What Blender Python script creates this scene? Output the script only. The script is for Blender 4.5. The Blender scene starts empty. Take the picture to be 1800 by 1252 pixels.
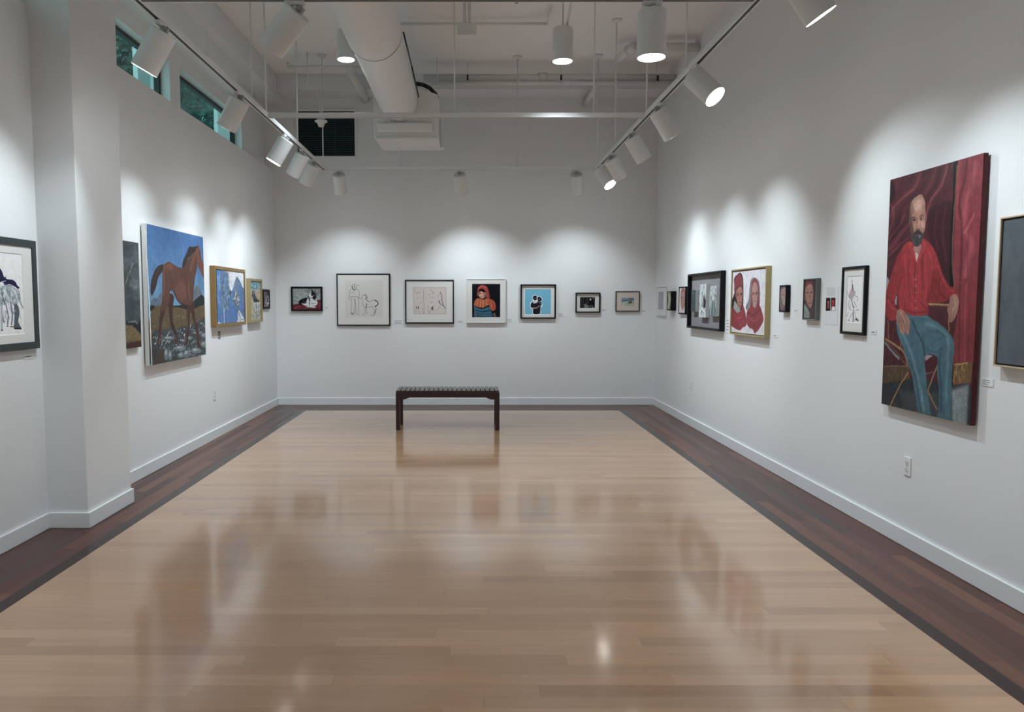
import bpy, bmesh, math, random
import numpy as np
from mathutils import Vector, Matrix
S = bpy.context.scene
C = S.collection
# ------------------------------------------------------------------ camera, world, exposure
cd = bpy.data.cameras.new('camera'); cam = bpy.data.objects.new('camera', cd); C.objects.link(cam)
cam.location = (0, 0, 1.5)
cam.rotation_euler = (math.radians(90) - math.atan(95 / 1310), 0, 0)
cd.sensor_fit = 'HORIZONTAL'; cd.sensor_width = 36; cd.lens = 36 * 1310 / 1800
cd.shift_x = 74 / 1800; cd.clip_start = .05; cd.clip_end = 200
S.camera = cam
S.view_settings.view_transform = 'Standard'; S.view_settings.look = 'None'
S.view_settings.gamma = 1; S.view_settings.use_curve_mapping = False
S.view_settings.exposure = 0.54
world = bpy.data.worlds.new('world'); S.world = world; world.use_nodes = True
wn = world.node_tree.nodes; wl = world.node_tree.links
wb = wn['Background']; wb.inputs[0].default_value = (.56, .77, .79, 1); wb.inputs[1].default_value = 1.7
SPOT_W = 48.0          # power of each exhibition spot
PEND_W = 128.0          # power of each pendant downlight
# room dimensions (metres; camera stands at x=0, y=0)
XR = 2.68; XL = -2.805; XU = -2.93; BK = 10.8; FR = -4.6; CEIL = 4.59; LEDGE = 3.375

# ------------------------------------------------------------------ helpers
def s2l(c):
    c = np.asarray(c, float) / 255.
    return np.where(c <= .04045, c / 12.92, ((c + .055) / 1.055) ** 2.4)
MATS = {}
def mat(name, rgb, rough=.5, spec=.5, metal=0, bump=0, scale=40, var=0, emit=None, es=0):
    if name in MATS: return MATS[name]
    m = bpy.data.materials.new(name); m.use_nodes = True; n = m.node_tree.nodes; l = m.node_tree.links
    b = n['Principled BSDF']; b.inputs['Roughness'].default_value = rough; b.inputs['Metallic'].default_value = metal
    b.inputs['Specular IOR Level'].default_value = spec
    if emit is not None:
        b.inputs['Emission Color'].default_value = (*emit, 1); b.inputs['Emission Strength'].default_value = es
    tc = n.new('ShaderNodeTexCoord'); nz = n.new('ShaderNodeTexNoise'); nz.inputs['Scale'].default_value = scale
    nz.inputs['Detail'].default_value = 4; l.new(tc.outputs['Object'], nz.inputs['Vector'])
    mx = n.new('ShaderNodeMix'); mx.data_type = 'RGBA'
    mx.inputs[6].default_value = (*[v * (1 - var) for v in rgb], 1); mx.inputs[7].default_value = (*[min(1, v * (1 + var)) for v in rgb], 1)
    l.new(nz.outputs['Fac'], mx.inputs[0]); l.new(mx.outputs[2], b.inputs['Base Color'])
    if bump:
        bp = n.new('ShaderNodeBump'); bp.inputs['Strength'].default_value = bump; bp.inputs['Distance'].default_value = .002
        l.new(nz.outputs['Fac'], bp.inputs['Height']); l.new(bp.outputs[0], b.inputs['Normal'])
    MATS[name] = m; return m
def planks(name, along, width, length, cols, rough, seed, gap=.012, grain=.25, gapdark=.55, spec=.35, coat=.12):
    m = bpy.data.materials.new(name); m.use_nodes = True; n = m.node_tree.nodes; l = m.node_tree.links
    b = n['Principled BSDF']
    def M(op, a, c=None, clamp=False):
        q = n.new('ShaderNodeMath'); q.operation = op; q.use_clamp = clamp
        for i, v in enumerate((a, c)):
            if v is None: continue
            if isinstance(v, (int, float)): q.inputs[i].default_value = v
            else: l.new(v, q.inputs[i])
        return q.outputs[0]
    tc = n.new('ShaderNodeTexCoord'); sp = n.new('ShaderNodeSeparateXYZ'); l.new(tc.outputs['Object'], sp.inputs[0])
    A_, B_ = (sp.outputs[0], sp.outputs[1]) if along == 'X' else (sp.outputs[1], sp.outputs[0])
    r = M('DIVIDE', B_, width); row = M('FLOOR', r)
    w1 = n.new('ShaderNodeTexWhiteNoise'); w1.noise_dimensions = '1D'; l.new(M('ADD', row, seed), w1.inputs['W'])
    a = M('ADD', M('DIVIDE', A_, length), M('MULTIPLY', w1.outputs['Value'], 7.3)); idx = M('FLOOR', a)
    cb = n.new('ShaderNodeCombineXYZ'); l.new(idx, cb.inputs[0]); l.new(row, cb.inputs[1]); cb.inputs[2].default_value = seed
    w2 = n.new('ShaderNodeTexWhiteNoise'); w2.noise_dimensions = '3D'; l.new(cb.outputs[0], w2.inputs['Vector'])
    cr = n.new('ShaderNodeValToRGB'); el = cr.color_ramp.elements
    for i, c in enumerate(cols):
        e = el[i] if i < 2 else el.new(1)
        e.position = i / (len(cols) - 1); e.color = (*c, 1)
    l.new(w2.outputs['Value'], cr.inputs[0])
    # grain stretched along the plank, shifted per plank
    g = n.new('ShaderNodeCombineXYZ')
    l.new(M('ADD', M('MULTIPLY', A_, 2.2), M('MULTIPLY', w2.outputs['Value'], 50)), g.inputs[0]); l.new(M('MULTIPLY', B_, 30), g.inputs[1])
    nz = n.new('ShaderNodeTexNoise'); nz.inputs['Scale'].default_value = 1.2; nz.inputs['Detail'].default_value = 5; nz.inputs['Distortion'].default_value = .6
    l.new(g.outputs[0], nz.inputs['Vector'])
    gr = M('ADD', M('MULTIPLY', nz.outputs['Fac'], grain * 2), 1 - grain)
    fr = M('FRACT', r); fa = M('FRACT', a)
    e1 = M('LESS_THAN', fr, gap * 1.0); e2 = M('LESS_THAN', fa, .0022 / length)
    ed = M('SUBTRACT', 1, M('MULTIPLY', M('MAXIMUM', e1, e2), gapdark * .55))
    mu = n.new('ShaderNodeMix'); mu.data_type = 'RGBA'; mu.blend_type = 'MULTIPLY'; mu.inputs[0].default_value = 1
    l.new(cr.outputs[0], mu.inputs[6]); cc = n.new('ShaderNodeCombineColor'); v = M('MULTIPLY', gr, ed)
    for i in range(3): l.new(v, cc.inputs[i])
    l.new(cc.outputs[0], mu.inputs[7]); l.new(mu.outputs[2], b.inputs['Base Color'])
    l.new(M('ADD', M('MULTIPLY', w2.outputs['Value'], .08), rough + .18), b.inputs['Roughness'])
    b.inputs['Specular IOR Level'].default_value = spec
    b.inputs['Coat Weight'].default_value = coat; b.inputs['Coat Roughness'].default_value = rough; b.inputs['Coat IOR'].default_value = 1.6
    n2 = n.new('ShaderNodeTexNoise'); n2.inputs['Scale'].default_value = 2.2; l.new(tc.outputs['Object'], n2.inputs['Vector'])
    h = M('ADD', M('MULTIPLY', w2.outputs['Value'], .0), M('MULTIPLY', n2.outputs['Fac'], .3))
    bp = n.new('ShaderNodeBump'); bp.inputs['Strength'].default_value = .06; bp.inputs['Distance'].default_value = .01
    l.new(h, bp.inputs['Height']); l.new(bp.outputs[0], b.inputs['Normal'])
    return m
def box(bm, x0, x1, y0, y1, z0, z1, mi=0):
    v = [bm.verts.new(p) for p in ((x0, y0, z0), (x1, y0, z0), (x1, y1, z0), (x0, y1, z0), (x0, y0, z1), (x1, y0, z1), (x1, y1, z1), (x0, y1, z1))]
    for f in ((0, 3, 2, 1), (4, 5, 6, 7), (0, 1, 5, 4), (1, 2, 6, 5), (2, 3, 7, 6), (3, 0, 4, 7)):
        bm.faces.new([v[i] for i in f]).material_index = mi
def cyl(bm, p, q, r, r2=None, n=24, cap=True, mi=0):
    p = Vector(p); q = Vector(q); d = (q - p).normalized(); r2 = r if r2 is None else r2
    a = d.orthogonal().normalized(); b = d.cross(a)
    R = [[bm.verts.new(c + (a * math.cos(t) + b * math.sin(t)) * rr) for t in [2 * math.pi * i / n for i in range(n)]] for c, rr in ((p, r), (q, r2))]
    for i in range(n):
        f = bm.faces.new((R[0][i], R[0][(i + 1) % n], R[1][(i + 1) % n], R[1][i])); f.smooth = True; f.material_index = mi
    if cap:
        bm.faces.new(R[0][::-1]).material_index = mi; bm.faces.new(R[1]).material_index = mi
def lathe(bm, prof, n=28, mi=0, c=(0, 0, 0)):
    R = [[bm.verts.new((c[0] + r * math.cos(2 * math.pi * i / n), c[1] + r * math.sin(2 * math.pi * i / n), c[2] + z)) for i in range(n)] for r, z in prof]
    for a, b in zip(R, R[1:]):
        for i in range(n):
            f = bm.faces.new((a[i], b[i], b[(i + 1) % n], a[(i + 1) % n])); f.smooth = True; f.material_index = mi
def tube(bm, pts, r, n=10, mi=0):
    for p, q in zip(pts, pts[1:]): cyl(bm, p, q, r, n=n, mi=mi)
def obj(name, bm, m, parent=None, bevel=0, seg=2, loc=None):
    me = bpy.data.meshes.new(name); bmesh.ops.recalc_face_normals(bm, faces=bm.faces[:]); bm.to_mesh(me); bm.free()
    for q in (m if isinstance(m, (list, tuple)) else [m]): me.materials.append(q)
    o = bpy.data.objects.new(name, me); C.objects.link(o)
    if parent: o.parent = parent
    if loc: o.location = loc
    if bevel:
        b = o.modifiers.new('bevel', 'BEVEL'); b.width = bevel; b.segments = seg; b.limit_method = 'ANGLE'; b.angle_limit = math.radians(40)
    return o
def tag(o, label, cat, group=None):
    o['label'] = label; o['category'] = cat
    if group: o['group'] = group
    return o
def thing(name, label, cat, loc=(0, 0, 0), rz=0, group=None):
    o = bpy.data.objects.new(name, None); C.objects.link(o); o.location = loc; o.rotation_euler = (0, 0, rz); o.empty_display_size = .05
    return tag(o, label, cat, group)
def struct(name, bm, m, bevel=0):
    o = obj(name, bm, m, bevel=bevel); o['kind'] = 'structure'; return o
NB = bmesh.new

# ------------------------------------------------------------------ materials
WHITE = mat('wall_paint', (.80, .81, .82), .62, .3, bump=.05, scale=120, var=.008)
CEILM = mat('ceiling_paint', (.90, .88, .87), .8, .2, bump=.1, scale=60, var=.015)
TRIMW = mat('trim_gloss', (.80, .81, .82), .35, .5, scale=10, var=.01)
FIXT = mat('fixture_white', (.74, .75, .75), .42, .5, scale=30, var=.01)
BLACKM = mat('track_slot', (.012, .012, .013), .5, .4)
DUCT = mat('duct_paint', (.78, .77, .76), .55, .4, scale=20, var=.015)
LENS = mat('lamp_glow', (.9, .9, .9), .4, .3, emit=(1, .97, .93), es=8)
MAPLE = planks('maple_planks', 'X', .083, 1.35, [(.36, .19, .095), (.455, .255, .135), (.42, .236, .125), (.51, .296, .162), (.435, .240, .118)], .11, 3, grain=.16, gapdark=.5, spec=.5, coat=1)
CHX = planks('cherry_planks_cross', 'X', .083, 1.3, [(.03, .014, .011), (.075, .028, .018), (.11, .045, .028), (.05, .02, .014)], .12, 11, grain=.3)
CHY = planks('cherry_planks', 'Y', .083, 1.25, [(.032, .012, .010), (.10, .029, .018), (.15, .058, .032), (.05, .018, .013), (.085, .026, .017)], .12, 17, grain=.3)
STRIP = mat('dark_edge_strip', (.030, .014, .011), .2, .28, scale=18, var=.3)
GLASS = bpy.data.materials.new('window_glass'); GLASS.use_nodes = True
n = GLASS.node_tree.nodes; l = GLASS.node_tree.links; n.remove(n['Principled BSDF'])
tr = n.new('ShaderNodeBsdfTransparent'); tr.inputs[0].default_value = (.72, .86, .85, 1)
gl = n.new('ShaderNodeBsdfGlossy'); gl.inputs['Roughness'].default_value = .02
lw = n.new('ShaderNodeLayerWeight'); lw.inputs[0].default_value = .5; fp = n.new('ShaderNodeMath'); fp.operation = 'POWER'; fp.inputs[1].default_value = 4; l.new(lw.outputs['Facing'], fp.inputs[0])
fz = n.new('ShaderNodeMath'); fz.operation = 'MULTIPLY_ADD'; fz.inputs[1].default_value = .5; fz.inputs[2].default_value = .04; l.new(fp.outputs[0], fz.inputs[0])
mxs = n.new('ShaderNodeMixShader'); l.new(fz.outputs[0], mxs.inputs[0]); l.new(tr.outputs[0], mxs.inputs[1]); l.new(gl.outputs[0], mxs.inputs[2])
l.new(mxs.outputs[0], n['Material Output'].inputs[0])
DARKFR = mat('window_dark_metal', (.015, .022, .024), .4, .5)

# ------------------------------------------------------------------ room shell
# floor: maple field with a dark cherry border, planks turned along each wall
bm = NB()
fx0, fx1, fy1 = -2.27, 2.065, 10.24
def quad(bm, pts, mi):
    bm.faces.new([bm.verts.new((x, y, 0)) for x, y in pts]).material_index = mi
e = .083
quad(bm, [(fx0, FR), (fx1, FR), (fx1, fy1), (fx0, fy1)], 0)
quad(bm, [(-3.4, FR), (fx0 - e, FR), (fx0 - e, fy1 + e), (-3.4, fy1 + 1.047 + e)], 2)
quad(bm, [(fx1 + e, FR), (XR + .3, FR), (XR + .3, fy1 + e + .832), (fx1 + e, fy1 + e)], 2)
quad(bm, [(-3.4, fy1 + e + 1.047), (fx0 - e, fy1 + e), (fx1 + e, fy1 + e), (XR + .3, fy1 + e + .832), (XR + .3, 11.6), (-3.4, 11.6)], 1)
quad(bm, [(fx0 - e, FR), (fx0, FR), (fx0, fy1), (fx0 - e, fy1 + e)], 3)
quad(bm, [(fx1, FR), (fx1 + e, FR), (fx1 + e, fy1 + e), (fx1, fy1)], 3)
quad(bm, [(fx0 - e, fy1 + e), (fx0, fy1), (fx1, fy1), (fx1 + e, fy1 + e)], 3)
struct('floor', bm, [MAPLE, CHX, CHY, STRIP])
bm = NB(); box(bm, -3.6, XR + .3, FR - .2, 11.1, CEIL, CEIL + .2); struct('ceiling', bm, CEILM)
bm = NB(); box(bm, XR, XR + .25, FR - .2, 11.05, -.05, CEIL + .1); struct('wall_right', bm, WHITE)
bm = NB(); box(bm, -3.4, XR + .1, BK, BK + .25, -.05, CEIL + .1); struct('wall_back', bm, WHITE)
bm = NB(); box(bm, -3.4, XR + .1, FR - .25, FR, -.05, CEIL + .1); struct('wall_front', bm, WHITE)
# left wall: thick lower part with a ledge; thin upper part with clerestory windows
WIN = [(1.0, 2.7), (2.95, 4.6), (5.84, 7.45), (7.71, 9.75)]
HEAD = 3.856
bm = NB()
box(bm, -3.12, XL, FR - .1, BK + .1, -.05, LEDGE)
box(bm, -3.12, XU, FR - .1, BK + .1, HEAD, CEIL + .1)
ys = [FR - .1] + [v for w in WIN for v in w] + [BK + .1]
for a, b in zip(ys[::2], ys[1::2]): box(bm, -3.12, XU, a, b, LEDGE, HEAD)
struct('wall_left', bm, WHITE)
bm = NB(); box(bm, XL - .1, -2.54, 4.87, 5.50, 0, CEIL); o = struct('trim_1', bm, WHITE, bevel=.004); o['label'] = 'square white column standing out from the left wall'
# soffit above the windows, side beam and cross beam
bm = NB(); box(bm, XU - .02, -2.75, FR, 9.05, 3.97, 4.32); struct('trim_2', bm, WHITE, bevel=.006)
bm = NB(); box(bm, XU - .02, -2.63, FR, BK, 4.29, CEIL); struct('trim_3', bm, WHITE, bevel=.006)
bm = NB(); box(bm, -2.63, XR, 10.38, BK, 4.388, CEIL); struct('trim_4', bm, WHITE, bevel=.006)
# windows: dark metal frame with one pane each
for i, (a, b) in enumerate(WIN):
    bm = NB(); f = .035
    for q in ((a, b, HEAD - f, HEAD + .01), (a, b, LEDGE - .01, LEDGE + f), (a - .01, a + f, LEDGE, HEAD), (b - f, b + .01, LEDGE, HEAD)):
        box(bm, -3.075, -3.02, *q)
    w = struct('window_%d' % (i + 1), bm, DARKFR, bevel=.003)
    bm = NB(); box(bm, -3.05, -3.044, a + f, b - f, LEDGE + f, HEAD - f); obj('pane', bm, GLASS, w)
# baseboards
def baseboard(name, pts, side):
    bm = NB(); t, h = .016, .105
    for (x0, y0, x1, y1) in pts: box(bm, x0, x1, y0, y1, 0, h)
    return struct(name, bm, TRIMW, bevel=.004)
t = .016
baseboard('baseboard_left', [(XL, FR, XL + t, 4.87), (-2.54, 4.87, -2.54 + t, 5.50), (XL, 4.87 - t, -2.54 + t, 4.87), (XL, 5.50, -2.54 + t, 5.50 + t), (XL, 5.50, XL + t, BK)], 0)
baseboard('baseboard_right', [(XR - t, FR, XR, BK)], 0)
baseboard('baseboard_back', [(XL + t, BK - t, XR - t, BK)], 0)
baseboard('baseboard_front', [(XL + t, FR, XR - t, FR + t)], 0)

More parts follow.
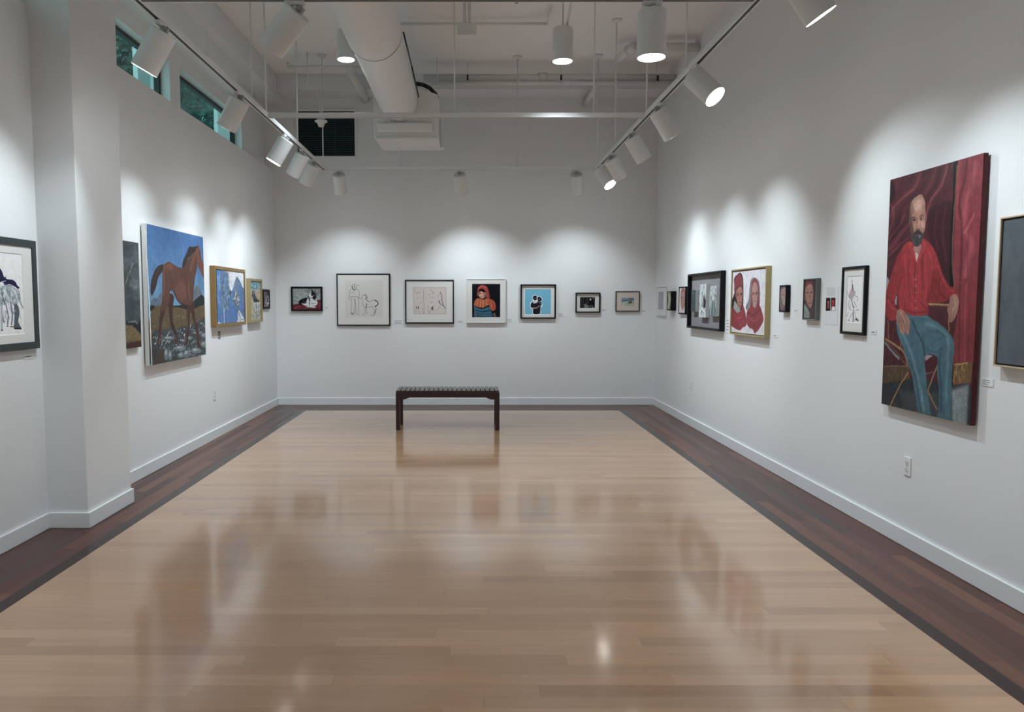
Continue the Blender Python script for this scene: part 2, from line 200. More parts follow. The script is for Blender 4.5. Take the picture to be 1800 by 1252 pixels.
# ------------------------------------------------------------------ painting engine (procedural pictures as vertex colours)
ART={
'seated':(0.855,1.418,[('fill',(78,28,38)),('d',[-0.058,0.005,0.726,-0.001,0.746,0.356,0.636,0.445,-0.062,0.367],[(95,36,46),(60,20,30),(108,44,54),(72,24,34)],220,0.0475,0.0084,2.2,0.5,5,0.55),('p',(42,14,24),[-0.049,0.011,0.036,0.014,0.072,0.063,0.032,0.106,-0.018,0.076],4,0.8),('p',(105,42,50),[0.328,0.042,0.536,0.024,0.491,0.076,0.312,0.133,0.187,0.153,0.055,0.175,-0.009,0.149,0.138,0.114],8,0.55),('l',(56,18,28),0.0213,[0.431,0.009,0.372,0.07,0.225,0.111,0.114,0.158],0.5,15.299999999999999),('l',(128,54,62),0.0166,[0.344,0.007,0.296,0.058,0.157,0.091,0.05,0.128],0.5,11.9),('l',(52,16,26),0.0175,[0.586,0.025,0.543,0.081,0.459,0.13],0.55,13.6),('l',(124,54,58),0.0157,[0.646,0.017,0.592,0.081,0.491,0.128,0.457,0.173],0.5,11.9),('l',(50,16,24),0.0146,[0.483,0.004,0.437,0.057,0.374,0.089],0.5,11.9),('l',(52,16,26),0.0191,[0.144,0.16,0.092,0.228,-0.01,0.275],0.55,13.6),('l',(118,48,56),0.0171,[0.227,0.186,0.14,0.251,0.009,0.302],0.5,13.6),('l',(46,14,22),0.0172,[0.217,0.285,0.089,0.331,-0.031,0.358],0.6,11.9),('l',(150,66,74),0.0075,[0.365,0.011,0.317,0.06,0.179,0.092,0.064,0.124,0.046,0.158],0.75,5.1),('l',(150,72,70),0.0078,[0.657,0.009,0.605,0.082,0.503,0.124,0.459,0.182],0.75,5.1),('l',(112,44,54),0.0096,[0.535,0.019,0.489,0.062,0.443,0.105],0.8,5.1),('l',(140,60,66),0.0072,[-0.041,0.079,0.042,0.127,0.062,0.17,0.023,0.224,-0.028,0.253],0.8,5.1),('l',(112,44,54),0.0102,[0.265,0.208,0.169,0.248,0.07,0.294,-0.044,0.315],0.9,5.1),('l',(150,66,74),0.006,[0.202,0.164,0.135,0.21,-0.01,0.275],0.6,5.1),('l',(135,56,62),0.0068,[0.258,0.267,0.117,0.306,-0.047,0.357],0.8,5.1),('l',(42,14,24),0.0118,[0.288,0.17,0.207,0.205,0.065,0.258,-0.04,0.289],0.6,6.8),('p',(52,15,26),[0.478,0.184,0.576,0.153,0.728,0.161,0.734,0.31,0.759,0.47,0.66,0.436,0.575,0.349,0.489,0.27],8,0.85),('l',(92,28,40),0.0096,[0.579,0.172,0.551,0.254,0.598,0.332],0.7,6.8),('l',(96,30,42),0.0094,[0.664,0.169,0.638,0.259,0.689,0.381],0.7,6.8),('p',(130,42,52),[0.766,-0.001,0.948,-0.002,1.022,0.011,1.024,0.281,1.034,0.538,0.803,0.538,0.761,0.334,0.759,0.132],2,1),('l',(84,24,34),0.012,[0.845,-0.001,0.838,0.077,0.791,0.157,0.833,0.271,0.837,0.493],0.85,6.8),('l',(176,74,80),0.0222,[0.926,0.038,0.897,0.113,0.855,0.175,0.861,0.268,0.929,0.332,0.888,0.405,0.891,0.516],0.75,17.0),('l',(196,98,100),0.0052,[0.936,0.216,0.898,0.252,0.851,0.28],0.8,5.1),('l',(100,30,40),0.0074,[0.914,0.206,0.869,0.246,0.85,0.267],0.7,5.1),('l',(165,62,68),0.0076,[0.773,0.009,0.771,0.088,0.776,0.222],0.7,6.8),('p',(18,9,14),[0.72,0.0,0.761,-0.002,0.754,0.087,0.746,0.311,0.78,0.493,0.741,0.492,0.717,0.264,0.727,0.152],2,1),('l',(84,24,34),0.0052,[0.896,-0.004,0.901,0.101,0.881,0.164],0.5,6),('l',(92,26,36),0.0062,[0.895,0.274,0.892,0.362,0.921,0.494],0.55,6),('l',(96,30,40),0.0053,[0.812,0.004,0.817,0.093,0.813,0.154],0.6,5),('l',(120,86,60),0.0068,[0.758,0.02,0.751,0.131,0.748,0.356,0.786,0.493],0.9,2),('p',(72,22,32),[-0.053,0.522,0.035,0.571,0.317,0.638,0.803,0.629,0.815,0.786,0.344,0.863,-0.041,0.856],3,1),('d',[-0.042,0.614,0.317,0.638,0.338,0.811,-0.043,0.837],[(95,30,40),(48,14,22),(84,26,36)],60,0.0553,0.0086,1.57,0.1,3,0.6),('p',(126,38,46),[0.8,0.473,1.002,0.476,0.999,0.762,0.808,0.781,0.803,0.682,0.823,0.577],2,1),('l',(165,66,70),0.0071,[0.896,0.474,0.898,0.602,0.917,0.76],0.7,5),('l',(84,22,32),0.0062,[0.837,0.473,0.848,0.618,0.86,0.768],0.8,4),('l',(90,24,34),0.0041,[0.927,0.475,0.936,0.627,0.946,0.759],0.6,4),('p',(40,44,50),[-0.053,0.909,0.344,0.863,0.817,0.857,0.965,0.837,0.961,1.015,-0.05,1.016],3,1),('p',(62,70,76),[0.218,0.924,0.808,0.892,0.822,1.008,0.313,1.017],14,0.8),('p',(128,136,140),[0.806,0.877,0.966,0.847,0.964,1.015,0.822,1.013],12,1),('d',[0.807,0.887,0.948,0.856,0.953,1.005,0.821,1.003],[(160,166,168),(105,112,116),(140,148,150)],50,0.0158,0.0042,0.3,1.2,4,0.6),('p',(82,60,40),[-0.043,0.834,0.338,0.81,0.345,0.866,-0.053,0.914],1,1),('d',[-0.042,0.843,0.339,0.817,0.344,0.863,-0.044,0.906],[(120,92,58),(55,40,30),(100,76,48)],90,0.0278,0.0031,1.57,0.1,6,0.8),('l',(130,100,65),0.0043,[-0.043,0.834,0.338,0.81],1,0),('p',(112,82,46),[0.815,0.781,0.987,0.763,0.984,0.84,0.815,0.859],1,1),('d',[0.815,0.786,0.944,0.772,0.945,0.833,0.816,0.852],[(165,130,74),(70,48,28),(140,106,60)],80,0.0314,0.0026,1.57,0.08,7,0.9),('l',(178,140,84),0.0042,[0.815,0.781,0.946,0.767],1,0),('l',(168,128,72),0.0072,[0.513,0.548,0.729,0.552],1,0),('l',(110,78,44),0.0022,[0.518,0.555,0.729,0.558],1,0),('l',(152,112,68),0.0058,[0.737,0.556,0.749,0.654],1,0),('l',(90,62,38),0.0026,[0.795,0.619,0.813,0.771],1,0),('l',(120,125,135),0.0098,[0.017,0.723,0.111,0.757,0.201,0.786],1,2),('l',(152,112,68),0.0097,[0.024,0.705,0.16,0.731,0.269,0.759,0.308,0.807],1,0),('l',(110,80,48),0.0049,[0.035,0.717,0.173,0.76,0.331,0.823],1,0),('l',(152,112,68),0.0047,[0.214,0.676,0.222,0.746],1,0),('l',(140,100,60),0.0048,[0.045,0.622,0.058,0.699],1,0),('l',(152,112,68),0.0081,[0.322,0.841,0.224,0.906,0.106,1.01],1,0),('l',(95,68,42),0.0048,[0.155,0.977,0.225,1.012],1,0),('l',(152,112,68),0.007,[0.645,0.795,0.598,0.847,0.561,0.9],1,0),('l',(150,110,66),0.0072,[0.562,0.905,0.663,0.966],1,0),('l',(110,74,54),0.0068,[0.447,0.985,0.41,1.011],1,0),('l',(112,122,132),0.0028,[0.514,0.836,0.609,0.819],1,0),('p',(150,142,142),[0.501,0.755,0.594,0.757,0.522,0.779,0.509,0.771],1,1),('p',(64,100,114),[0.159,0.603,0.311,0.588,0.469,0.588,0.554,0.606,0.665,0.629,0.767,0.667,0.809,0.697,0.81,0.745,0.798,0.808,0.802,0.893,0.801,0.946,0.804,0.999,0.753,1.012,0.668,1.008,0.683,0.956,0.676,0.891,0.645,0.817,0.647,0.765,0.608,0.753,0.52,0.757,0.507,0.78,0.525,0.824,0.546,0.878,0.574,0.938,0.601,1.013,0.474,1.015,0.444,0.977,0.416,0.922,0.361,0.839,0.306,0.79,0.25,0.739,0.17,0.671],1,1),('l',(104,146,158),0.0153,[0.22,0.658,0.311,0.725,0.393,0.797,0.476,0.906,0.52,0.987],0.6,9),('l',(104,146,158),0.0144,[0.504,0.629,0.639,0.643,0.742,0.684,0.751,0.758,0.747,0.843,0.755,0.929],0.6,9),('l',(30,54,64),0.008,[0.338,0.609,0.391,0.654,0.476,0.708,0.502,0.758],0.85,4),('l',(32,56,66),0.0086,[0.677,0.723,0.668,0.794,0.697,0.89,0.706,0.97],0.7,5),('l',(34,58,68),0.0069,[0.335,0.788,0.424,0.864,0.466,0.952,0.503,1.0],0.6,5),('l',(84,124,136),0.0044,[0.548,0.618,0.477,0.652,0.435,0.693],0.6,3),('l',(38,64,74),0.0044,[0.538,0.662,0.64,0.659,0.727,0.679],0.5,4),('l',(38,64,74),0.0039,[0.501,0.73,0.607,0.742,0.691,0.723],0.6,3),('l',(120,160,170),0.0045,[0.491,0.899,0.505,0.949],0.6,3),('l',(30,54,64),0.0059,[0.15,0.642,0.165,0.701],0.8,3),('l',(22,30,38),0.0076,[0.683,1.011,0.767,1.011],1,0),('l',(40,60,70),0.0045,[0.473,1.011,0.595,1.014],0.8,0),('l',(96,136,148),0.0034,[0.329,0.604,0.392,0.598,0.501,0.603],0.7,2),('p',(148,148,154),[-0.045,0.425,0.019,0.432,0.052,0.477,-0.005,0.492,-0.028,0.486],1,1),('p',(172,116,112),[-0.007,0.413,-0.009,0.418,-0.017,0.42,-0.027,0.42,-0.035,0.417,-0.039,0.412,-0.036,0.407,-0.029,0.404,-0.019,0.404,-0.011,0.408],0,1),('p',(140,142,146),[0.121,0.513,0.148,0.514,0.153,0.555,0.125,0.55],1,1),('p',(138,24,33),[0.528,0.316,0.6,0.366,0.656,0.423,0.722,0.473,0.79,0.487,0.82,0.508,0.761,0.517,0.733,0.531,0.668,0.54,0.517,0.541,0.51,0.487,0.523,0.43],1,1),('p',(158,30,38),[0.243,0.286,0.297,0.286,0.426,0.278,0.507,0.303,0.558,0.329,0.595,0.366,0.567,0.431,0.523,0.487,0.517,0.544,0.522,0.59,0.376,0.598,0.262,0.587,0.188,0.575,0.149,0.493,0.111,0.431,0.119,0.369,0.165,0.32],1,1),('p',(146,26,35),[0.175,0.32,0.104,0.369,0.05,0.43,0.003,0.497,-0.011,0.539,0.006,0.587,0.057,0.619,0.141,0.618,0.182,0.578,0.152,0.574,0.125,0.55,0.136,0.514,0.189,0.463,0.226,0.408],1,1),('l',(202,56,60),0.0055,[0.213,0.342,0.25,0.424,0.308,0.489,0.363,0.544],0.6,4.050000000000001),('l',(202,56,60),0.0052,[0.43,0.311,0.466,0.39,0.492,0.467,0.47,0.539],0.6,4.050000000000001),('l',(202,56,60),0.0052,[0.476,0.313,0.535,0.373,0.541,0.42],0.6,4.050000000000001),('l',(202,56,60),0.0054,[0.302,0.33,0.31,0.395,0.349,0.465],0.6,4.050000000000001),('l',(202,56,60),0.0054,[0.265,0.434,0.296,0.514,0.36,0.574],0.6,4.050000000000001),('l',(202,56,60),0.0053,[0.39,0.368,0.405,0.437,0.4,0.51],0.6,4.050000000000001),('l',(202,56,60),0.0051,[0.601,0.394,0.656,0.442,0.71,0.484],0.6,4.050000000000001),('l',(202,56,60),0.0056,[0.12,0.38,0.066,0.44,0.043,0.503],0.6,4.050000000000001),('l',(202,56,60),0.0057,[0.039,0.534,0.081,0.565,0.151,0.573],0.6,4.050000000000001),('l',(202,56,60),0.0049,[0.735,0.494,0.782,0.499],0.6,4.050000000000001),('l',(88,12,22),0.006,[0.357,0.372,0.357,0.436,0.383,0.589],0.6,5.4),('l',(88,12,22),0.0062,[0.193,0.432,0.162,0.483,0.156,0.555],0.6,5.4),('l',(88,12,22),0.0058,[0.566,0.416,0.548,0.478,0.617,0.53],0.6,5.4),('l',(88,12,22),0.0057,[0.638,0.441,0.625,0.493,0.69,0.526],0.6,5.4),('l',(88,12,22),0.0061,[0.278,0.364,0.273,0.434,0.313,0.534],0.6,5.4),('l',(88,12,22),0.0059,[0.44,0.341,0.435,0.413,0.457,0.486],0.6,5.4),('l',(88,12,22),0.0061,[0.241,0.529,0.246,0.575],0.6,5.4),('l',(88,12,22),0.0063,[0.093,0.41,0.055,0.471,0.022,0.524],0.6,5.4),('l',(88,12,22),0.0064,[0.013,0.513,0.094,0.545],0.6,5.4),('l',(88,12,22),0.0059,[0.438,0.544,0.507,0.568],0.6,5.4),('l',(88,12,22),0.0058,[0.51,0.487,0.524,0.583],0.6,5.4),('l',(88,12,22),0.0061,[0.261,0.575,0.375,0.586,0.508,0.58],0.6,5.4),('l',(186,70,70),0.0033,[0.369,0.387,0.372,0.485,0.388,0.584],0.8,1.35),('p',(215,170,168),[0.372,0.446,0.371,0.447,0.368,0.448,0.365,0.448,0.362,0.447,0.361,0.446,0.362,0.444,0.364,0.443,0.368,0.443,0.37,0.444],0,1),('p',(215,170,168),[0.375,0.473,0.374,0.474,0.371,0.475,0.368,0.475,0.365,0.474,0.364,0.473,0.365,0.471,0.367,0.47,0.371,0.471,0.374,0.471],0,1),('p',(215,170,168),[0.379,0.504,0.378,0.505,0.375,0.506,0.372,0.506,0.369,0.505,0.368,0.504,0.369,0.502,0.371,0.502,0.375,0.502,0.377,0.502],0,1),('p',(215,170,168),[0.382,0.534,0.381,0.536,0.379,0.537,0.375,0.537,0.373,0.536,0.371,0.534,0.372,0.533,0.375,0.532,0.378,0.532,0.381,0.533],0,1),('p',(215,170,168),[0.386,0.566,0.385,0.568,0.383,0.569,0.379,0.569,0.376,0.568,0.375,0.566,0.376,0.565,0.379,0.564,0.382,0.564,0.385,0.565],0,1),('p',(168,120,106),[0.325,0.307,0.345,0.337,0.37,0.372,0.402,0.339,0.42,0.306],2,1),('p',(205,190,185),[0.338,0.337,0.37,0.375,0.387,0.348,0.365,0.333],2,0.7),('p',(176,40,46),[0.426,0.282,0.412,0.311,0.37,0.377,0.439,0.336,0.47,0.313],1,1),('p',(176,40,46),[0.286,0.285,0.317,0.311,0.366,0.372,0.302,0.33,0.257,0.304],1,1),('p',(40,28,28),[0.258,0.184,0.257,0.14,0.278,0.107,0.336,0.095,0.373,0.096,0.337,0.103,0.284,0.117,0.27,0.151,0.272,0.195],2,1),('p',(168,118,100),[0.263,0.145,0.283,0.113,0.337,0.1,0.391,0.099,0.43,0.129,0.445,0.163,0.45,0.207,0.442,0.245,0.419,0.277,0.379,0.305,0.341,0.304,0.305,0.282,0.277,0.235,0.258,0.184],1,1),('p',(90,58,52),[0.258,0.145,0.295,0.197,0.314,0.237,0.323,0.272,0.296,0.273,0.272,0.23,0.255,0.184],6,0.9),('p',(120,80,70),[0.271,0.114,0.307,0.139,0.298,0.177,0.27,0.175,0.26,0.145],8,0.6),('p',(206,158,136),[0.397,0.141,0.39,0.154,0.368,0.161,0.339,0.158,0.315,0.148,0.304,0.133,0.311,0.12,0.334,0.114,0.363,0.116,0.387,0.126],16,0.7),('p',(198,148,128),[0.436,0.223,0.434,0.233,0.426,0.239,0.416,0.238,0.406,0.231,0.402,0.221,0.404,0.21,0.412,0.205,0.422,0.205,0.432,0.212],6,0.8),('p',(210,160,138),[0.35,0.154,0.347,0.157,0.339,0.158,0.329,0.157,0.321,0.155,0.317,0.152,0.32,0.149,0.328,0.148,0.338,0.149,0.347,0.151],5,0.6),('l',(150,96,86),0.0048,[0.451,0.183,0.459,0.196,0.453,0.207],1,0),('l',(60,40,38),0.0024,[0.442,0.163,0.451,0.212],0.5,2),('p',(108,72,64),[0.345,0.198,0.34,0.202,0.326,0.203,0.309,0.202,0.295,0.199,0.289,0.194,0.294,0.19,0.307,0.188,0.325,0.189,0.339,0.193],6,0.8),('p',(118,80,70),[0.423,0.198,0.419,0.202,0.407,0.203,0.392,0.202,0.379,0.199,0.374,0.195,0.378,0.191,0.39,0.189,0.405,0.19,0.418,0.194],6,0.8),('l',(44,30,30),0.003,[0.29,0.188,0.313,0.185,0.341,0.19],1,0),('l',(44,30,30),0.0029,[0.379,0.187,0.401,0.183,0.419,0.188],1,0),('p',(28,20,22),[0.33,0.198,0.327,0.2,0.321,0.2,0.313,0.2,0.307,0.198,0.304,0.196,0.307,0.195,0.313,0.194,0.321,0.195,0.327,0.196],0,1),('p',(28,20,22),[0.41,0.198,0.408,0.2,0.402,0.201,0.396,0.2,0.39,0.199,0.388,0.197,0.39,0.195,0.395,0.195,0.402,0.195,0.407,0.197],0,1),('p',(235,225,220),[0.412,0.197,0.411,0.198,0.409,0.199,0.407,0.199,0.405,0.198,0.404,0.197,0.405,0.196,0.407,0.195,0.409,0.195,0.411,0.196],0,1),('l',(150,100,86),0.003,[0.294,0.205,0.323,0.209,0.343,0.206],0.7,1),('l',(196,146,126),0.0029,[0.387,0.211,0.412,0.216,0.427,0.21],0.8,1),('l',(116,76,66),0.0039,[0.355,0.193,0.354,0.215,0.349,0.233],0.8,2),('l',(204,154,132),0.0034,[0.372,0.197,0.376,0.231],0.9,2),('l',(80,48,44),0.003,[0.349,0.238,0.372,0.242,0.39,0.239],1,0),('p',(62,58,62),[0.296,0.251,0.317,0.267,0.325,0.26,0.362,0.25,0.4,0.254,0.412,0.265,0.432,0.254,0.428,0.287,0.383,0.309,0.348,0.308,0.308,0.285],2,1),('p',(58,46,48),[0.318,0.255,0.334,0.246,0.364,0.242,0.399,0.248,0.42,0.265,0.383,0.257,0.362,0.255,0.331,0.264],1.5,1),('l',(150,92,90),0.0025,[0.339,0.263,0.366,0.263,0.396,0.267],1,0),('p',(150,152,158),[0.397,0.271,0.395,0.274,0.391,0.276,0.385,0.276,0.38,0.274,0.378,0.27,0.379,0.267,0.384,0.265,0.39,0.265,0.395,0.268],3,0.8),('p',(52,50,54),[0.385,0.292,0.381,0.298,0.369,0.301,0.353,0.3,0.341,0.296,0.335,0.29,0.339,0.284,0.351,0.281,0.366,0.282,0.379,0.286],6,0.7),('l',(120,118,122),0.002,[0.321,0.277,0.34,0.298],0.7,1),('l',(130,130,134),0.0019,[0.406,0.281,0.388,0.3],0.7,1),('p',(158,110,96),[0.156,0.581,0.196,0.572,0.262,0.588,0.307,0.611,0.32,0.638,0.312,0.673,0.289,0.68,0.267,0.67,0.249,0.677,0.212,0.673,0.178,0.648,0.148,0.612],1,1),('l',(204,156,138),0.0059,[0.198,0.585,0.239,0.608,0.267,0.628],0.7,4),('l',(84,50,46),0.0024,[0.202,0.62,0.238,0.669],0.85,1),('l',(84,50,46),0.0023,[0.235,0.618,0.275,0.668],0.85,1),('l',(84,50,46),0.0023,[0.269,0.617,0.3,0.656],0.85,1),('l',(96,58,52),0.0036,[0.162,0.6,0.187,0.635],0.7,2),('p',(158,110,96),[0.747,0.52,0.795,0.509,0.831,0.53,0.83,0.566,0.81,0.594,0.78,0.615,0.756,0.62,0.742,0.594,0.723,0.572,0.739,0.546],1,1),('l',(202,154,136),0.0052,[0.79,0.522,0.799,0.551,0.783,0.572],0.7,4),('l',(84,50,46),0.0021,[0.773,0.559,0.757,0.609],0.85,1),('l',(84,50,46),0.0021,[0.798,0.564,0.78,0.609],0.85,1),('l',(84,50,46),0.0021,[0.746,0.551,0.743,0.577],0.85,1),('n',0.06,40,3)]),
